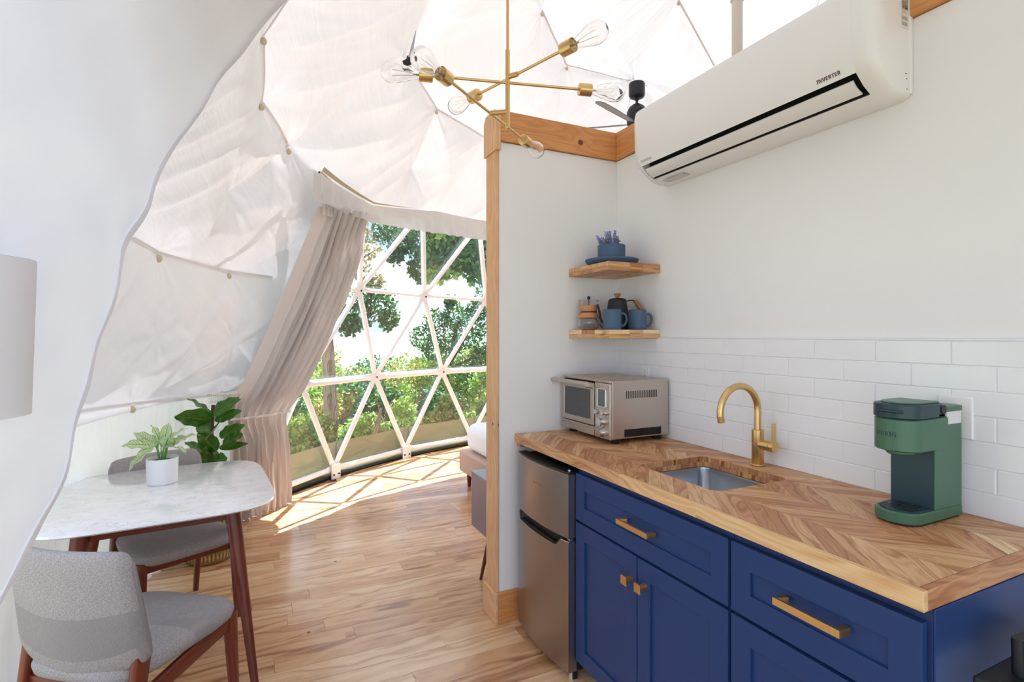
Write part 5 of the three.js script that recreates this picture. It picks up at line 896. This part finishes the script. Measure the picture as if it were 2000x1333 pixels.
  // 4: leafy crown hanging into the top of the window, from a tree right of it
  {
    const b = dir(11, -0.17), t = thing('tree', 'leafy branch end of a tall tree hanging into the top of the window', 'tree', [b.x, 0, b.z]);
    obj('trunk', limb([[3.6, -2, -1.2], [3.2, 2, -1.2], [2.2, 5.0, -1], [1.2, 6.4, -0.6]], 0.18, 0.07), barkDark, t);
    for (const q of [[-0.55, 3.45, 0], [0.1, 3.0, 0.1], [-0.2, 3.9, 0]]) obj('branch', limb([[2.2, 5.0, -1], [q[0] + 0.8, q[1] + 0.8, -0.4], q], 0.06, 0.012, 6), barkDark, t);
    foliage('crown', t, [[-0.75, 3.55, 0, 0.3], [-0.45, 3.35, 0, 0.3], [-0.15, 3.3, 0.1, 0.25], [0.1, 3.15, 0.1, 0.2], [-0.1, 2.85, 0, 0.2], [0.02, 2.65, 0, 0.14], [-0.55, 3.1, 0, 0.2], [-0.6, 4.0, 0, 0.5], [0.2, 3.9, 0, 0.5], [0.7, 4.6, -0.4, 0.8], [0.35, 3.45, 0, 0.2]], 330, 0.085, dk);
  }
  // shrubs down the slope, each its own thing
  const kinds = [['leafy mid green', dk, 0.085], ['pale yellow-green', lt, 0.08], ['dry olive', yl, 0.075]], rowsOf = [['nearest', 9.0, 0.62, 7, [1, 1, 0, 1, 1, 2, 1]], ['second', 12.4, 0.85, 7, [0, 1, 2, 0, 1, 0, 1]], ['third', 17, 1.3, 7, [2, 0, 1, 0, 2, 1, 0]], ['farthest', 27, 2.0, 8, [2, 1, 2, 2, 0, 1, 2, 1]]], nth = ['leftmost', 'second from left', 'third from left', 'fourth from left', 'fifth from left', 'sixth from left', 'seventh from left', 'rightmost'];
  for (const [where, t0, r0, n, ks] of rowsOf) for (let i = 0; i < n; i++) {
    const t = t0 * (0.96 + 0.08 * rg()), r = r0 * (0.85 + 0.3 * rg()), b = dir(t, -0.475 + (i + 0.3 * rg()) * 0.475 / n), y = grow(b.x, b.z), [nm, pal, size] = kinds[ks[i]];
    const o = thing('shrub', `${nm} shrub outside the window, ${i === n - 1 ? 'rightmost' : nth[i]} of the ${where} row`, 'shrub', [b.x, y, b.z], 0, 'shrubs on the slope');
    const bl = []; for (let q = 0; q < 9; q++) bl.push([(rg() - 0.5) * 1.5 * r, r * (0.25 + (t > 20 ? 1.9 : t > 14 ? 1.5 : t > 11 ? 1.25 : 0.95) * rg()), (rg() - 0.5) * 1.2 * r, r * (0.26 + 0.2 * rg())]);
    foliage('leaves', o, bl, t < 11 ? 480 : t < 20 ? 520 : 480, size * (t > 20 ? 2.0 : t > 14 ? 1.4 : 1), pal);
    obj('stems', [...Array(4)].map(() => limb([[0, -0.2, 0], [(rg() - 0.5) * 0.4 * r, r * 0.4, (rg() - 0.5) * 0.3 * r], [(rg() - 0.5) * 1.4 * r, r * 1.0, (rg() - 0.5) * r]], 0.025 * r, 0.008 * r, 5)), barkDark, o).userData.kind = 'stuff';
  }
  // dead pale stump in front of the shrubs
  { const b = dir(8.2, -0.253), s = thing('tree_stump', 'pale weathered broken tree stump between the shrubs outside the window', 'stump', [b.x, 0, b.z]);
    obj('stump', [limb([[0.0, -1.3, 0], [0.02, -0.6, 0], [-0.03, -0.1, 0], [0.05, 0.32, 0]], 0.12, 0.02), limb([[0.03, -0.9, 0], [0.12, -0.4, 0], [0.1, 0.0, 0]], 0.07, 0.012), limb([[-0.02, -0.8, 0.02], [-0.07, -0.35, 0.03], [-0.05, -0.02, 0]], 0.06, 0.01)], S({ map: bark, color: hex('#e8dccf'), roughness: 1 }), s); }
  for (const [t, k, lean] of [[10.5, -0.19, 0.25], [11.2, -0.235, -0.1], [9.5, -0.075, 0.2]]) { const b = dir(t, k), s = thing('sapling', t > 11 ? 'thin bare pale sapling left of the centre panes' : t > 10 ? 'thin bare pale sapling behind the centre panes, leaning right' : 'thin bare pale sapling near the bed corner', 'tree', [b.x, 0, b.z]); obj('trunk', limb([[0, -1.6, 0], [lean * 0.3, -0.2, 0], [lean, 0.7, 0]], 0.035, 0.012, 7), S({ map: bark, color: hex('#e0d8cc'), roughness: 1 }), s); obj('branch', [limb([[lean * 0.3, -0.2, 0], [lean * 0.3 + 0.2, 0.1, 0], [lean * 0.3 + 0.3, 0.5, 0]], 0.018, 0.006, 5), limb([[lean * 0.1, -0.5, 0], [-0.15, -0.2, 0], [-0.22, 0.1, 0]], 0.016, 0.006, 5)], barkM, s); }
  // a wooded ridge far across the valley
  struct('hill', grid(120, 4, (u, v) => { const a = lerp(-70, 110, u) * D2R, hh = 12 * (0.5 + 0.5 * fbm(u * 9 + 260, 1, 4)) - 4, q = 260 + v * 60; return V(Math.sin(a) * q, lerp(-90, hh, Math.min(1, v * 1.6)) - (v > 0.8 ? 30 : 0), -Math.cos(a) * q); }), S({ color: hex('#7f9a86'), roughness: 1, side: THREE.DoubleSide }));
}

renderer.render(scene, camera);
